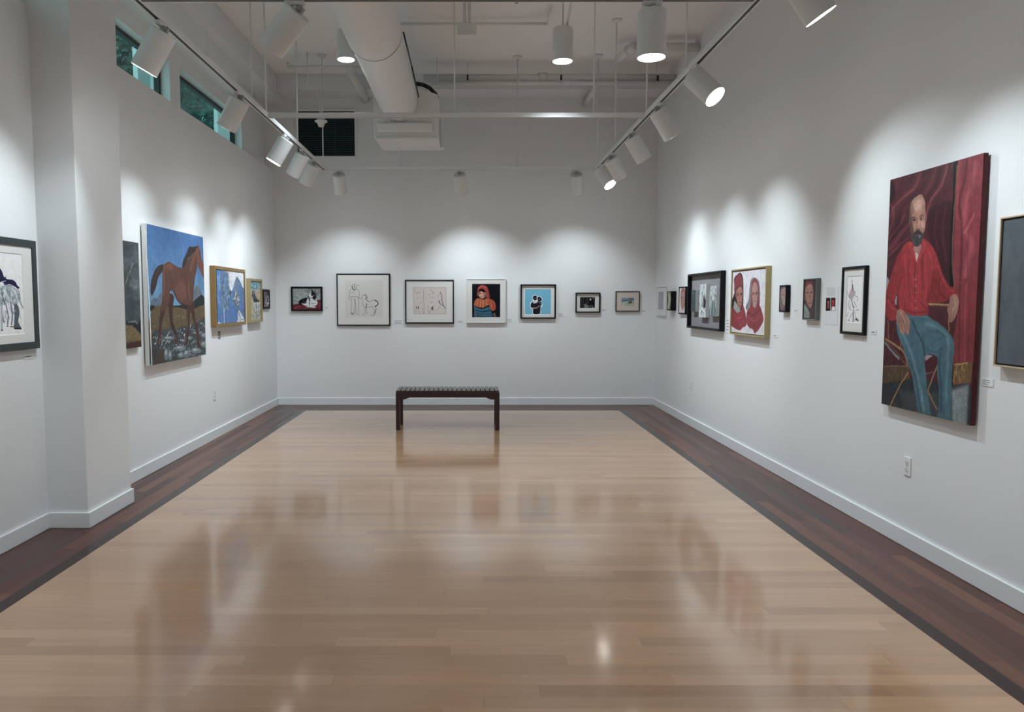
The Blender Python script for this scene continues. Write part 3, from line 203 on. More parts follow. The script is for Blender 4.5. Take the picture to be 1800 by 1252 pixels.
'horse':(1.367,1.215,[('fill',(58,108,166)),('g',0.1,0.55,(96,146,182)),('d',[0.034,0.001,1.036,0.001,1.033,0.467,0.06,0.526],[(70,122,178),(54,100,158),(80,130,180)],120,0.0536,0.0161,0.4,1.5,2,0.25),('p',(92,108,128),[0.059,0.535,0.118,0.517,0.146,0.526,0.199,0.479,0.247,0.525,0.338,0.563,0.335,0.611,0.054,0.608],2,1),('p',(98,106,122),[0.743,0.513,0.811,0.428,0.863,0.415,0.926,0.453,0.963,0.5,1.06,0.521,1.055,0.598,0.727,0.575],2,1),('l',(150,164,176),0.0037,[0.198,0.488,0.155,0.544,0.115,0.563],0.8,1),('l',(140,150,164),0.0042,[0.849,0.428,0.884,0.49],0.7,1),('l',(60,70,84),0.0052,[0.815,0.449,0.831,0.512],0.7,2),('p',(26,38,38),[0.053,0.571,0.133,0.583,0.275,0.563,0.423,0.578,0.728,0.554,0.83,0.523,0.937,0.488,1.003,0.511,1.063,0.467,1.054,0.609,0.421,0.62,0.05,0.617],2,1),('d',[0.053,0.576,0.423,0.578,1.044,0.511,1.054,0.609,0.05,0.612],[(40,56,48),(18,28,30),(52,62,50)],80,0.0217,0.0054,1.2,1,3,0.7),('p',(100,82,56),[0.05,0.612,0.423,0.588,0.724,0.611,1.062,0.576,1.053,0.796,1.044,1.021,0.047,1.012],2,1),('d',[0.054,0.617,1.055,0.598,1.045,0.752,0.055,0.78],[(124,104,70),(80,64,46),(110,92,66),(140,128,100)],180,0.0308,0.0054,0.1,0.5,4,0.6),('d',[0.376,0.631,0.773,0.627,0.795,0.68,0.396,0.67],[(190,190,180),(150,146,130)],24,0.0155,0.0039,0,0.6,7,0.7),('p',(64,70,74),[0.051,0.775,0.242,0.751,0.479,0.751,0.717,0.73,0.897,0.698,1.054,0.702,1.05,1.022,0.047,1.012],5,1),('d',[0.055,0.78,0.412,0.758,0.844,0.713,1.053,0.719,1.045,1.01,0.486,1.0,0.064,0.899],[(120,132,138),(165,178,184),(46,52,58),(88,98,104),(200,210,214),(36,42,46)],420,0.0326,0.01,-0.6,0.8,11,0.85),('p',(66,58,54),[0.056,0.88,0.233,0.893,0.268,1.0,0.057,1.013],8,0.9),('p',(112,124,130),[0.299,0.945,0.289,0.973,0.27,0.988,0.247,0.986,0.229,0.968,0.224,0.939,0.233,0.912,0.252,0.896,0.275,0.898,0.293,0.917],3,0.9),('p',(168,180,186),[0.275,0.927,0.27,0.938,0.26,0.944,0.247,0.943,0.237,0.935,0.234,0.924,0.239,0.913,0.249,0.907,0.262,0.908,0.272,0.915],3,0.75),('l',(32,38,42),0.0047,[0.222,0.968,0.258,0.99,0.297,0.969],0.8,1),('p',(112,124,130),[0.353,0.959,0.346,0.982,0.33,0.994,0.312,0.993,0.298,0.978,0.294,0.955,0.301,0.933,0.316,0.92,0.335,0.921,0.349,0.936],3,0.9),('p',(168,180,186),[0.335,0.944,0.331,0.953,0.322,0.958,0.312,0.957,0.304,0.951,0.302,0.942,0.306,0.933,0.314,0.928,0.324,0.929,0.332,0.935],3,0.75),('l',(32,38,42),0.0048,[0.292,0.977,0.321,0.995,0.352,0.979],0.8,1),('p',(112,124,130),[0.6,0.919,0.58,0.931,0.531,0.937,0.472,0.932,0.426,0.92,0.409,0.905,0.428,0.893,0.475,0.887,0.534,0.891,0.582,0.903],3,0.9),('p',(168,180,186),[0.537,0.906,0.527,0.911,0.5,0.912,0.468,0.91,0.442,0.905,0.433,0.899,0.443,0.894,0.469,0.892,0.501,0.894,0.527,0.899],3,0.75),('l',(32,38,42),0.0049,[0.408,0.919,0.501,0.936,0.599,0.931],0.8,1),('p',(112,124,130),[0.679,0.971,0.665,0.99,0.633,1.0,0.595,0.997,0.565,0.982,0.555,0.961,0.568,0.942,0.599,0.931,0.638,0.934,0.668,0.949],3,0.9),('p',(168,180,186),[0.639,0.955,0.632,0.963,0.614,0.966,0.593,0.965,0.577,0.959,0.571,0.95,0.578,0.942,0.595,0.939,0.616,0.94,0.633,0.946],3,0.75),('l',(32,38,42),0.005,[0.554,0.981,0.614,1.0,0.678,0.988],0.8,1),('p',(112,124,130),[0.58,0.973,0.566,0.985,0.531,0.99,0.488,0.986,0.455,0.976,0.443,0.962,0.457,0.95,0.491,0.945,0.533,0.948,0.568,0.959],3,0.9),('p',(168,180,186),[0.535,0.962,0.528,0.966,0.509,0.968,0.485,0.966,0.467,0.961,0.46,0.956,0.468,0.951,0.487,0.949,0.51,0.951,0.528,0.956],3,0.75),('l',(32,38,42),0.0049,[0.442,0.975,0.509,0.989,0.579,0.984],0.8,1),('p',(112,124,130),[0.906,0.961,0.885,0.976,0.833,0.982,0.77,0.977,0.72,0.964,0.703,0.946,0.722,0.932,0.773,0.926,0.836,0.93,0.887,0.944],3,0.9),('p',(168,180,186),[0.839,0.947,0.828,0.953,0.799,0.954,0.765,0.952,0.738,0.946,0.728,0.939,0.739,0.933,0.766,0.931,0.801,0.934,0.829,0.94],3,0.75),('l',(32,38,42),0.0052,[0.702,0.963,0.801,0.981,0.906,0.975],0.8,1),('p',(112,124,130),[1.034,0.916,1.02,0.932,0.983,0.94,0.94,0.937,0.906,0.924,0.894,0.907,0.908,0.891,0.943,0.883,0.987,0.886,1.022,0.898],3,0.9),('p',(168,180,186),[0.989,0.903,0.981,0.909,0.961,0.912,0.937,0.911,0.919,0.905,0.912,0.898,0.92,0.892,0.939,0.889,0.963,0.891,0.982,0.896],3,0.75),('l',(32,38,42),0.0053,[0.893,0.924,0.962,0.939,1.033,0.93],0.8,1),('p',(112,124,130),[0.731,0.844,0.719,0.855,0.689,0.86,0.654,0.858,0.625,0.849,0.615,0.838,0.627,0.828,0.656,0.823,0.692,0.825,0.721,0.833],3,0.9),('p',(168,180,186),[0.693,0.836,0.687,0.84,0.671,0.842,0.651,0.841,0.635,0.837,0.63,0.832,0.636,0.828,0.652,0.827,0.672,0.828,0.688,0.831],3,0.75),('l',(32,38,42),0.0051,[0.614,0.849,0.671,0.86,0.731,0.854],0.8,1),('p',(112,124,130),[0.429,0.828,0.408,0.836,0.353,0.838,0.288,0.835,0.237,0.826,0.218,0.816,0.238,0.809,0.29,0.806,0.355,0.809,0.409,0.818],3,0.9),('p',(168,180,186),[0.359,0.819,0.347,0.822,0.318,0.822,0.282,0.82,0.254,0.817,0.243,0.812,0.254,0.809,0.283,0.809,0.319,0.811,0.348,0.814],3,0.75),('l',(32,38,42),0.0047,[0.217,0.825,0.32,0.837,0.429,0.836],0.8,1),('p',(112,124,130),[0.916,0.811,0.9,0.821,0.861,0.825,0.813,0.823,0.775,0.815,0.762,0.804,0.777,0.795,0.815,0.791,0.863,0.793,0.902,0.801],3,0.9),('p',(168,180,186),[0.865,0.803,0.857,0.807,0.835,0.808,0.809,0.807,0.788,0.804,0.781,0.799,0.789,0.796,0.81,0.794,0.836,0.795,0.857,0.799],3,0.75),('l',(32,38,42),0.0052,[0.761,0.814,0.837,0.825,0.916,0.82],0.8,1),('p',(112,124,130),[1.034,0.839,1.02,0.851,0.987,0.857,0.947,0.855,0.915,0.846,0.904,0.832,0.917,0.82,0.95,0.814,0.99,0.816,1.022,0.825],3,0.9),('p',(168,180,186),[0.992,0.829,0.984,0.834,0.966,0.836,0.944,0.835,0.927,0.831,0.921,0.826,0.928,0.821,0.945,0.819,0.967,0.82,0.985,0.824],3,0.75),('l',(32,38,42),0.0053,[0.903,0.845,0.967,0.857,1.033,0.85],0.8,1),('p',(58,44,42),[0.257,0.274,0.175,0.287,0.115,0.325,0.058,0.4,0.044,0.481,0.069,0.499,0.126,0.443,0.17,0.369,0.237,0.32],2,1),('l',(98,72,64),0.0046,[0.201,0.293,0.128,0.352,0.084,0.444],0.7,2),('p',(74,42,36),[0.21,0.563,0.305,0.554,0.254,0.629,0.199,0.722,0.183,0.796,0.174,0.865,0.134,0.867,0.139,0.793,0.156,0.711,0.181,0.628],1,1),('p',(66,38,34),[0.325,0.496,0.411,0.505,0.386,0.612,0.389,0.709,0.438,0.769,0.454,0.859,0.406,0.851,0.397,0.792,0.344,0.727,0.325,0.63],1,1),('p',(74,42,36),[0.64,0.554,0.728,0.554,0.692,0.657,0.674,0.78,0.629,0.885,0.581,0.882,0.6,0.807,0.648,0.737,0.645,0.635],1,1),('p',(74,42,36),[0.703,0.554,0.783,0.554,0.787,0.648,0.853,0.734,0.87,0.873,0.882,0.933,0.831,0.919,0.811,0.828,0.785,0.753,0.731,0.657],1,1),('l',(176,184,188),0.0056,[0.161,0.813,0.154,0.859],0.6,1),('l',(176,184,188),0.0059,[0.414,0.798,0.433,0.843],0.6,1),('l',(176,184,188),0.0061,[0.613,0.828,0.596,0.873],0.6,1),('l',(176,184,188),0.0063,[0.801,0.669,0.823,0.723],0.6,1),('p',(94,57,47),[0.258,0.279,0.305,0.255,0.363,0.247,0.422,0.263,0.51,0.279,0.583,0.278,0.646,0.24,0.753,0.162,0.832,0.104,0.905,0.085,0.912,0.14,0.875,0.227,0.829,0.313,0.787,0.408,0.772,0.492,0.742,0.564,0.665,0.579,0.559,0.569,0.466,0.534,0.413,0.476,0.377,0.462,0.348,0.477,0.334,0.554,0.264,0.606,0.198,0.614,0.221,0.516,0.229,0.385,0.242,0.31],1.5,1),('p',(122,72,57),[0.852,0.102,0.905,0.079,0.934,0.127,0.966,0.2,1.011,0.251,1.012,0.327,0.979,0.339,0.938,0.304,0.884,0.249,0.862,0.185],1,1),('p',(52,40,40),[0.574,0.276,0.601,0.217,0.671,0.152,0.718,0.103,0.782,0.1,0.884,0.085,0.804,0.142,0.697,0.196,0.626,0.263],2,1),('d',[0.591,0.263,0.611,0.202,0.707,0.114,0.781,0.108,0.666,0.198],[(40,30,32),(80,60,54)],26,0.0401,0.005,-1,0.4,3,0.8),('l',(150,94,76),0.017,[0.276,0.285,0.259,0.365,0.251,0.488],0.6,7),('p',(140,84,66),[0.646,0.462,0.623,0.51,0.57,0.54,0.507,0.54,0.46,0.512,0.444,0.466,0.466,0.419,0.517,0.389,0.58,0.387,0.629,0.415],26,0.4),('p',(160,94,70),[0.412,0.282,0.4,0.298,0.372,0.308,0.337,0.31,0.31,0.302,0.301,0.288,0.312,0.273,0.34,0.263,0.375,0.261,0.402,0.268],10,0.45),('l',(160,94,72),0.0123,[0.677,0.391,0.689,0.472,0.714,0.533],0.6,5),('l',(166,98,74),0.0147,[0.834,0.145,0.774,0.222,0.72,0.297],0.6,6),('l',(66,36,30),0.0153,[0.334,0.296,0.375,0.38,0.378,0.476],0.65,7),('l',(62,34,28),0.0155,[0.413,0.476,0.515,0.554,0.677,0.58],0.75,6),('l',(70,38,32),0.0148,[0.858,0.259,0.793,0.387,0.754,0.533],0.6,5),('p',(84,46,38),[0.743,0.316,0.718,0.342,0.656,0.359,0.583,0.361,0.527,0.349,0.507,0.327,0.53,0.302,0.588,0.285,0.661,0.281,0.721,0.293],22,0.5),('l',(70,38,32),0.0102,[0.668,0.35,0.657,0.452,0.674,0.554],0.6,4),('l',(60,34,30),0.0064,[0.901,0.109,0.93,0.191],0.7,2),('p',(24,18,18),[0.93,0.14,0.929,0.144,0.924,0.146,0.92,0.146,0.916,0.145,0.914,0.142,0.916,0.138,0.92,0.136,0.925,0.136,0.929,0.137],0,1),('l',(50,34,32),0.0065,[0.981,0.296,0.995,0.333],0.8,2),('l',(178,108,84),0.0053,[0.896,0.151,0.922,0.234],0.7,2),('l',(225,225,222),0.0133,[0.011,0.007,0.002,0.197,0.009,0.321,0.019,0.517,0.024,0.661,0.029,1.004],1,1),('n',0.07,50,3)]),
'smoky':(0.688,0.871,[('fill',(64,72,78)),('p',(104,114,120),[1.009,0.134,0.962,0.182,0.849,0.214,0.716,0.22,0.614,0.196,0.578,0.154,0.622,0.108,0.729,0.075,0.862,0.068,0.971,0.09],16,0.6),('p',(84,94,100),[1.109,0.287,1.069,0.327,0.972,0.354,0.858,0.356,0.77,0.335,0.739,0.299,0.776,0.26,0.869,0.233,0.984,0.229,1.076,0.25],16,0.6),('p',(50,58,64),[0.866,0.089,0.828,0.129,0.736,0.156,0.628,0.161,0.544,0.143,0.515,0.108,0.551,0.07,0.638,0.042,0.747,0.035,0.835,0.053],16,0.6),('p',(92,102,108),[1.17,0.472,1.121,0.52,1.003,0.549,0.865,0.549,0.759,0.521,0.723,0.477,0.768,0.431,0.879,0.401,1.017,0.399,1.13,0.426],16,0.6),('p',(54,62,68),[0.966,0.605,0.919,0.651,0.806,0.678,0.674,0.676,0.572,0.648,0.537,0.603,0.58,0.559,0.687,0.532,0.82,0.531,0.928,0.559],16,0.6),('p',(74,84,90),[1.091,0.064,1.059,0.097,0.982,0.12,0.89,0.124,0.819,0.109,0.795,0.08,0.825,0.049,0.899,0.026,0.991,0.02,1.065,0.035],16,0.6),('p',(112,122,128),[1.004,0.395,0.973,0.427,0.896,0.447,0.806,0.448,0.736,0.43,0.712,0.401,0.742,0.37,0.815,0.35,0.906,0.348,0.978,0.365],16,0.6),('p',(80,88,94),[1.114,0.659,1.081,0.69,1.003,0.708,0.911,0.707,0.839,0.687,0.814,0.656,0.844,0.626,0.92,0.607,1.012,0.608,1.087,0.628],16,0.6),('p',(88,96,100),[0.747,0.21,0.71,0.248,0.62,0.274,0.515,0.278,0.433,0.258,0.405,0.223,0.44,0.186,0.525,0.16,0.631,0.155,0.717,0.174],16,0.6),('p',(80,88,92),[0.659,0.402,0.601,0.462,0.461,0.499,0.299,0.501,0.175,0.467,0.133,0.412,0.186,0.355,0.316,0.316,0.479,0.311,0.611,0.344],16,0.6),('p',(60,68,74),[0.867,0.475,0.836,0.506,0.762,0.525,0.674,0.525,0.606,0.507,0.583,0.478,0.612,0.448,0.683,0.429,0.771,0.428,0.842,0.445],16,0.6),('d',[-0.042,0.022,1.052,-0.002,1.032,1.007,0.05,0.98],[(92,102,108),(46,54,60),(78,88,94),(58,66,72),(110,120,124)],200,0.0694,0.0278,-1.1,0.9,6,0.16),('d',[0.556,0.031,1.052,0.001,1.037,0.658,0.706,0.655],[(120,130,134),(70,80,88)],40,0.0497,0.0174,-1,0.9,8,0.2),('l',(86,78,58),0.0274,[0.562,0.329,0.537,0.528,0.572,0.779,0.588,0.982],0.8,6),('l',(150,150,122),0.0116,[0.837,0.206,0.72,0.312,0.624,0.402],0.9,2),('l',(28,30,24),0.009,[0.815,0.245,0.7,0.338],0.8,2),('l',(180,182,160),0.0051,[0.802,0.195,0.757,0.298],0.8,1),('p',(24,30,36),[0.628,0.743,0.876,0.774,1.038,0.724,1.037,0.87,0.869,0.852,0.656,0.819],5,1),('p',(118,98,64),[-0.113,0.797,0.659,0.781,0.818,0.805,0.978,0.881,0.99,0.961,0.714,0.962,0.176,0.962],5,1),('d',[0.193,0.782,0.818,0.805,0.996,0.895,0.99,0.961,0.506,0.94],[(150,130,88),(80,66,46),(130,106,70)],60,0.0288,0.0096,-0.8,0.8,3,0.8),('p',(72,38,36),[-0.123,0.913,0.592,0.944,1.041,0.943,1.035,1.016,-0.13,0.982],6,1),('d',[0.178,0.938,1.029,0.95,1.024,1.002,0.175,0.974],[(110,54,48),(50,28,28)],40,0.0312,0.0072,-0.4,0.6,3,0.7),('l',(150,170,176),0.0101,[0.662,0.756,0.842,0.75,0.913,0.774],0.8,3),('n',0.1,40,3)]),
'blueab':(0.970,0.596,[('fill',(72,116,178)),('d',[-0.04,-0.01,1.044,-0.012,1.018,1.035,-0.062,1.025],[(86,132,192),(60,102,166),(96,140,200)],200,0.1053,0.0316,1.4,0.8,3,0.4),('p',(212,212,222),[0.069,-0.015,0.452,-0.018,1.05,-0.015,1.029,0.312,0.888,0.258,0.777,0.147,0.704,0.165,0.57,0.355,0.487,0.385,0.432,0.303,0.405,0.137,0.37,0.043,0.166,0.015],6,1),('p',(206,208,218),[0.733,0.797,0.806,0.777,0.992,0.952,1.009,1.034,0.694,1.034,0.742,0.913],4,1),('p',(200,206,218),[-0.056,0.886,0.001,0.955,0.135,1.001,0.121,1.034,-0.063,1.031],4,1),('p',(180,196,216),[-0.056,0.714,-0.029,0.821,-0.05,0.9],4,1),('d',[0.136,0.125,0.292,0.027,0.448,0.052,0.46,0.386,0.376,0.776,0.171,0.751,0.089,0.354],[(92,112,120),(130,150,152),(58,74,84),(156,178,200),(110,130,136),(70,80,78)],330,0.0619,0.0229,1.3,0.7,5,0.75),('d',[-0.012,0.159,0.137,0.098,0.086,0.689,-0.018,0.556],[(150,180,210),(110,150,200)],90,0.0529,0.0185,1.4,0.5,6,0.6),('l',(176,190,192),0.0354,[0.221,0.759,0.233,0.896,0.227,1.033],1,4),('l',(86,110,120),0.0109,[0.196,0.759,0.202,1.018],1,2),('l',(96,120,140),0.011,[0.299,0.747,0.29,1.008],1,2),('p',(84,68,58),[0.434,0.372,0.483,0.364,0.49,0.455,0.443,0.484],3,1),('p',(98,124,150),[0.727,0.106,0.833,0.173,0.931,0.286,0.944,0.462,0.896,0.61,0.832,0.522,0.778,0.755,0.707,0.739,0.586,0.624,0.529,0.539,0.625,0.382,0.637,0.239],3,1),('p',(74,112,176),[0.786,0.262,0.885,0.317,0.89,0.551,0.819,0.493,0.781,0.378],6,0.8),('l',(46,62,82),0.013,[0.733,0.103,0.637,0.225,0.512,0.441],0.9,2),('l',(46,62,82),0.0131,[0.804,0.174,0.916,0.286,0.922,0.492,0.872,0.61],0.9,2),('l',(46,62,82),0.0127,[0.548,0.553,0.696,0.681,0.809,0.726],0.9,2),('l',(46,62,82),0.0129,[0.692,0.753,0.858,0.932,0.976,0.966],0.9,2),('l',(46,62,82),0.013,[0.749,0.119,0.875,0.215],0.9,2),('d',[0.639,0.367,0.819,0.493,0.809,0.726,0.548,0.553],[(180,186,186),(36,44,54),(128,128,118),(210,214,214),(70,80,90)],120,0.0513,0.0185,-1,0.8,9,0.9),('l',(60,64,74),0.0173,[0.721,0.754,0.803,0.843,0.826,0.989],1,4),('l',(236,236,240),0.0073,[0.887,0.933,0.899,1.007],1,0),('n',0.08,60,3)]),
'beach':(0.450,0.505,[('fill',(196,176,146)),('p',(122,178,194),[-0.029,-0.014,1.173,-0.017,1.159,0.155,0.518,0.221,-0.012,0.193],4,1),('d',[0.004,0.003,1.095,0.004,1.081,0.175,0.023,0.192],[(150,200,212),(90,150,176),(220,232,234),(60,90,110)],90,0.065,0.0271,0.4,1,5,0.8),('l',(44,64,80),0.0127,[0.096,0.155,0.521,0.184,1.05,0.081],0.8,2),('p',(70,84,98),[0.157,0.263,0.372,0.242,0.541,0.388,0.792,0.48,0.712,0.536,0.348,0.536,0.214,0.426],2,1),('p',(86,120,150),[0.397,0.278,0.379,0.298,0.335,0.31,0.282,0.311,0.241,0.299,0.226,0.28,0.244,0.261,0.288,0.248,0.34,0.247,0.383,0.259],2,1),('p',(222,220,216),[0.348,0.536,0.937,0.536,0.881,0.763,0.4,0.776],2,1),('l',(24,24,30),0.0184,[0.384,0.536,0.4,0.776],1,1),('l',(24,24,30),0.0186,[0.581,0.518,0.619,0.779],1,1),('l',(24,24,30),0.0188,[0.79,0.499,0.798,0.762],1,1),('l',(24,24,30),0.0184,[0.354,0.463,0.865,0.499],1,1),('l',(24,24,30),0.0182,[0.079,0.354,0.253,0.39],1,1),('l',(24,24,30),0.0185,[0.504,0.388,0.351,0.499],1,1),('d',[-0.005,0.536,1.052,0.536,1.014,1.002,-0.028,0.989],[(120,170,176),(226,228,224),(60,80,84),(180,150,120),(90,140,150),(150,180,186)],240,0.0615,0.0253,1,1.2,5,0.8),('d',[0.02,0.228,1.078,0.213,1.052,0.536,0.009,0.536],[(206,186,156),(176,150,120),(60,56,60),(222,212,190)],60,0.0471,0.0217,0.4,1,15,0.5),('l',(236,234,230),0.0185,[0.418,0.555,0.436,0.777],1,1),('l',(236,234,230),0.0187,[0.712,0.536,0.708,0.77],1,1),('l',(20,20,26),0.0167,[0.58,0.536,0.604,0.779],1,1),('l',(20,20,26),0.0166,[0.351,0.499,0.879,0.51],1,1),('n',0.08,40,3)]),
'tri':(0.265,0.213,[('fill',(52,48,54)),('p',(120,96,104),[-0.039,-0.072,0.366,-0.034,0.51,0.336,0.186,0.709,-0.047,0.525],5,1),('d',[0.027,-0.051,1.137,-0.072,1.071,1.065,-0.037,1.055],[(90,84,92),(30,28,32),(110,104,110)],60,0.1381,0.0414,0.8,1,5,0.6),('l',(226,226,232),0.0516,[0.694,0.264,0.328,0.617,0.034,0.986],1,1),('l',(226,226,232),0.0516,[0.694,0.264,0.997,0.615,1.035,0.947],1,1),('l',(226,226,232),0.0513,[0.504,0.43,0.669,0.944],1,1),('l',(226,226,232),0.051,[0.254,0.709,0.944,0.804],1,1),('l',(226,226,232),0.0509,[0.17,0.987,0.879,0.71],1,1),('l',(226,226,232),0.0518,[0.89,0.521,0.582,0.99],1,1),('n',0.06,30,3)]),
'inkhorse':(0.685,0.495,[('fill',(206,203,204)),('p',(150,160,164),[0.089,0.52,0.381,0.442,0.669,0.409,0.761,0.393,0.839,0.404,0.901,0.442,0.938,0.509,0.916,0.604,0.858,0.645,0.781,0.604,0.657,0.643,0.37,0.653,0.109,0.615],6,1),('d',[0.115,0.496,0.669,0.415,0.9,0.449,0.908,0.604,0.657,0.637,0.134,0.615],[(190,196,198),(110,122,126),(70,82,90),(214,216,216)],200,0.0596,0.0143,1.4,0.5,4,0.8),('p',(26,28,62),[0.551,0.145,0.651,0.176,0.701,0.225,0.724,0.289,0.751,0.301,0.765,0.32,0.843,0.324,0.889,0.349,0.912,0.388,0.947,0.421,0.917,0.428,0.855,0.397,0.793,0.379,0.731,0.394,0.702,0.355,0.583,0.36],2,1),('l',(26,28,62),0.0094,[0.902,0.415,0.939,0.482,0.946,0.564],1,1),('l',(26,28,62),0.0079,[0.75,0.314,0.755,0.281],1,1),('l',(60,70,100),0.0079,[0.702,0.355,0.761,0.39,0.839,0.397],1,1),('l',(208,214,220),0.0065,[0.687,0.356,0.749,0.341],1,1),('l',(60,66,92),0.0209,[0.681,0.617,0.679,0.748,0.7,0.84],0.9,3),('l',(60,66,92),0.0211,[0.734,0.617,0.761,0.75,0.749,0.869],0.9,3),('l',(60,66,92),0.0213,[0.805,0.604,0.821,0.751,0.806,0.871],0.9,3),('p',(74,82,90),[0.859,0.618,0.914,0.645,0.925,0.754,0.904,0.835,0.941,0.911,0.948,0.929,0.843,0.927,0.839,0.859,0.852,0.752],2,1),('p',(150,160,164),[0.66,0.643,0.684,0.643,0.681,0.879,0.663,0.937,0.649,0.93],2,1),('l',(24,26,40),0.0117,[0.654,0.93,0.679,0.934],1,0),('l',(18,22,34),0.0161,[0.84,0.92,0.94,0.929],1,0),('l',(24,26,40),0.0106,[0.735,0.888,0.76,0.893],1,0),('l',(40,46,60),0.0107,[0.789,0.897,0.829,0.902],1,0),('l',(100,112,118),0.0122,[0.915,0.483,0.95,0.591,0.995,0.68],1,2),('l',(60,70,80),0.0068,[0.92,0.537,0.97,0.673],1,1),('l',(100,112,118),0.0068,[0.921,0.672,0.946,0.809],1,1),('l',(120,130,134),0.0041,[0.971,0.645,1.018,0.648],1,0),('l',(150,156,160),0.0055,[1.034,0.715,1.034,0.756],1,1),('l',(26,28,62),0.0104,[0.683,0.434,0.693,0.539],1,1),('d',[0.688,0.617,0.891,0.618,0.879,0.861,0.677,0.826],[(190,196,200),(40,46,70),(120,130,136)],60,0.0445,0.0079,1.4,0.4,8,0.8),('l',(60,66,92),0.0264,[0.16,0.615,0.158,0.893],1,3),('l',(60,66,92),0.0268,[0.251,0.616,0.223,0.896],1,3),('l',(60,66,92),0.0279,[0.483,0.616,0.453,0.92],1,3),('p',(150,160,164),[0.089,0.52,0.036,0.357,-0.045,0.291,-0.118,0.34,-0.073,0.384,-0.005,0.451,0.06,0.603],4,1)]),
'dog':(0.400,0.310,[('fill',(150,158,160)),('d',[-0.014,-0.011,1.032,-0.011,1.038,0.502,-0.013,0.765],[(176,182,182),(120,130,132),(160,168,168)],120,0.2632,0.0643,0.1,0.5,3,0.5),('d',[0.452,0.004,1.032,0.004,1.026,0.502,0.493,0.355],[(110,118,122),(90,98,102),(140,148,150)],50,0.1755,0.0526,0.5,0.9,3,0.6),('p',(112,30,46),[-0.014,0.795,0.146,0.736,0.442,0.765,0.648,0.677,0.9,0.56,1.041,0.575,1.037,1.006,-0.017,1.006],3,1),('d',[-0.014,0.795,0.601,0.795,1.041,0.619,1.037,1.0,-0.016,1.0],[(140,44,60),(70,20,30),(96,26,40),(170,90,96)],90,0.1761,0.0264,0.1,0.5,3,0.7),('p',(22,20,24),[0.204,0.677,0.228,0.589,0.332,0.502,0.492,0.443,0.605,0.472,0.602,0.765,0.374,0.795,0.237,0.765],2,1),('p',(96,40,40),[0.375,0.648,0.49,0.589,0.512,0.677,0.397,0.736],3,1),('p',(214,216,214),[0.306,0.707,0.443,0.721,0.49,0.619,0.525,0.487,0.571,0.502,0.579,0.765,0.647,0.824,0.829,0.853,0.76,0.912,0.555,0.897,0.419,0.809],2,1),('p',(214,216,214),[0.605,0.502,0.674,0.458,0.833,0.443,0.888,0.619,0.875,0.765,0.761,0.824,0.601,0.795],2,1),('p',(22,20,24),[0.631,0.267,0.7,0.209,0.813,0.209,0.834,0.414,0.786,0.56,0.696,0.472,0.605,0.472,0.618,0.384],2,1),('p',(22,20,24),[0.665,0.209,0.69,0.048,0.734,0.15,0.757,0.194],1,1),('p',(22,20,24),[0.768,0.194,0.804,0.048,0.831,0.209,0.835,0.326],1,1),('p',(214,216,214),[0.561,0.384,0.608,0.267,0.665,0.238,0.653,0.326,0.72,0.384,0.697,0.443,0.606,0.443],2,1),('p',(22,20,24),[0.59,0.39,0.586,0.406,0.574,0.415,0.56,0.415,0.549,0.406,0.545,0.39,0.549,0.375,0.561,0.365,0.575,0.365,0.586,0.375],0,1),('p',(110,80,90),[0.791,0.34,0.784,0.368,0.766,0.385,0.743,0.385,0.725,0.368,0.718,0.34,0.726,0.313,0.744,0.296,0.767,0.296,0.785,0.313],3,1),('p',(22,20,24),[0.701,0.302,0.697,0.316,0.686,0.325,0.674,0.325,0.663,0.316,0.66,0.302,0.664,0.289,0.674,0.28,0.687,0.28,0.697,0.289],0,1),('p',(180,160,160),[0.786,0.209,0.805,0.121,0.818,0.223],1,1),('l',(22,20,24),0.0176,[0.616,0.502,0.601,0.795],1,1),('l',(22,20,24),0.0176,[0.697,0.458,0.888,0.633],1,1),('l',(22,20,24),0.0176,[0.419,0.795,0.668,0.912],1,1),('l',(22,20,24),0.0176,[0.659,0.707,0.83,0.721],1,1),('l',(22,20,24),0.0176,[0.833,0.443,0.899,0.677,0.829,0.824],1,1),('l',(22,20,24),0.0176,[0.375,0.707,0.512,0.677],1,1),('n',0.06,30,3)]),
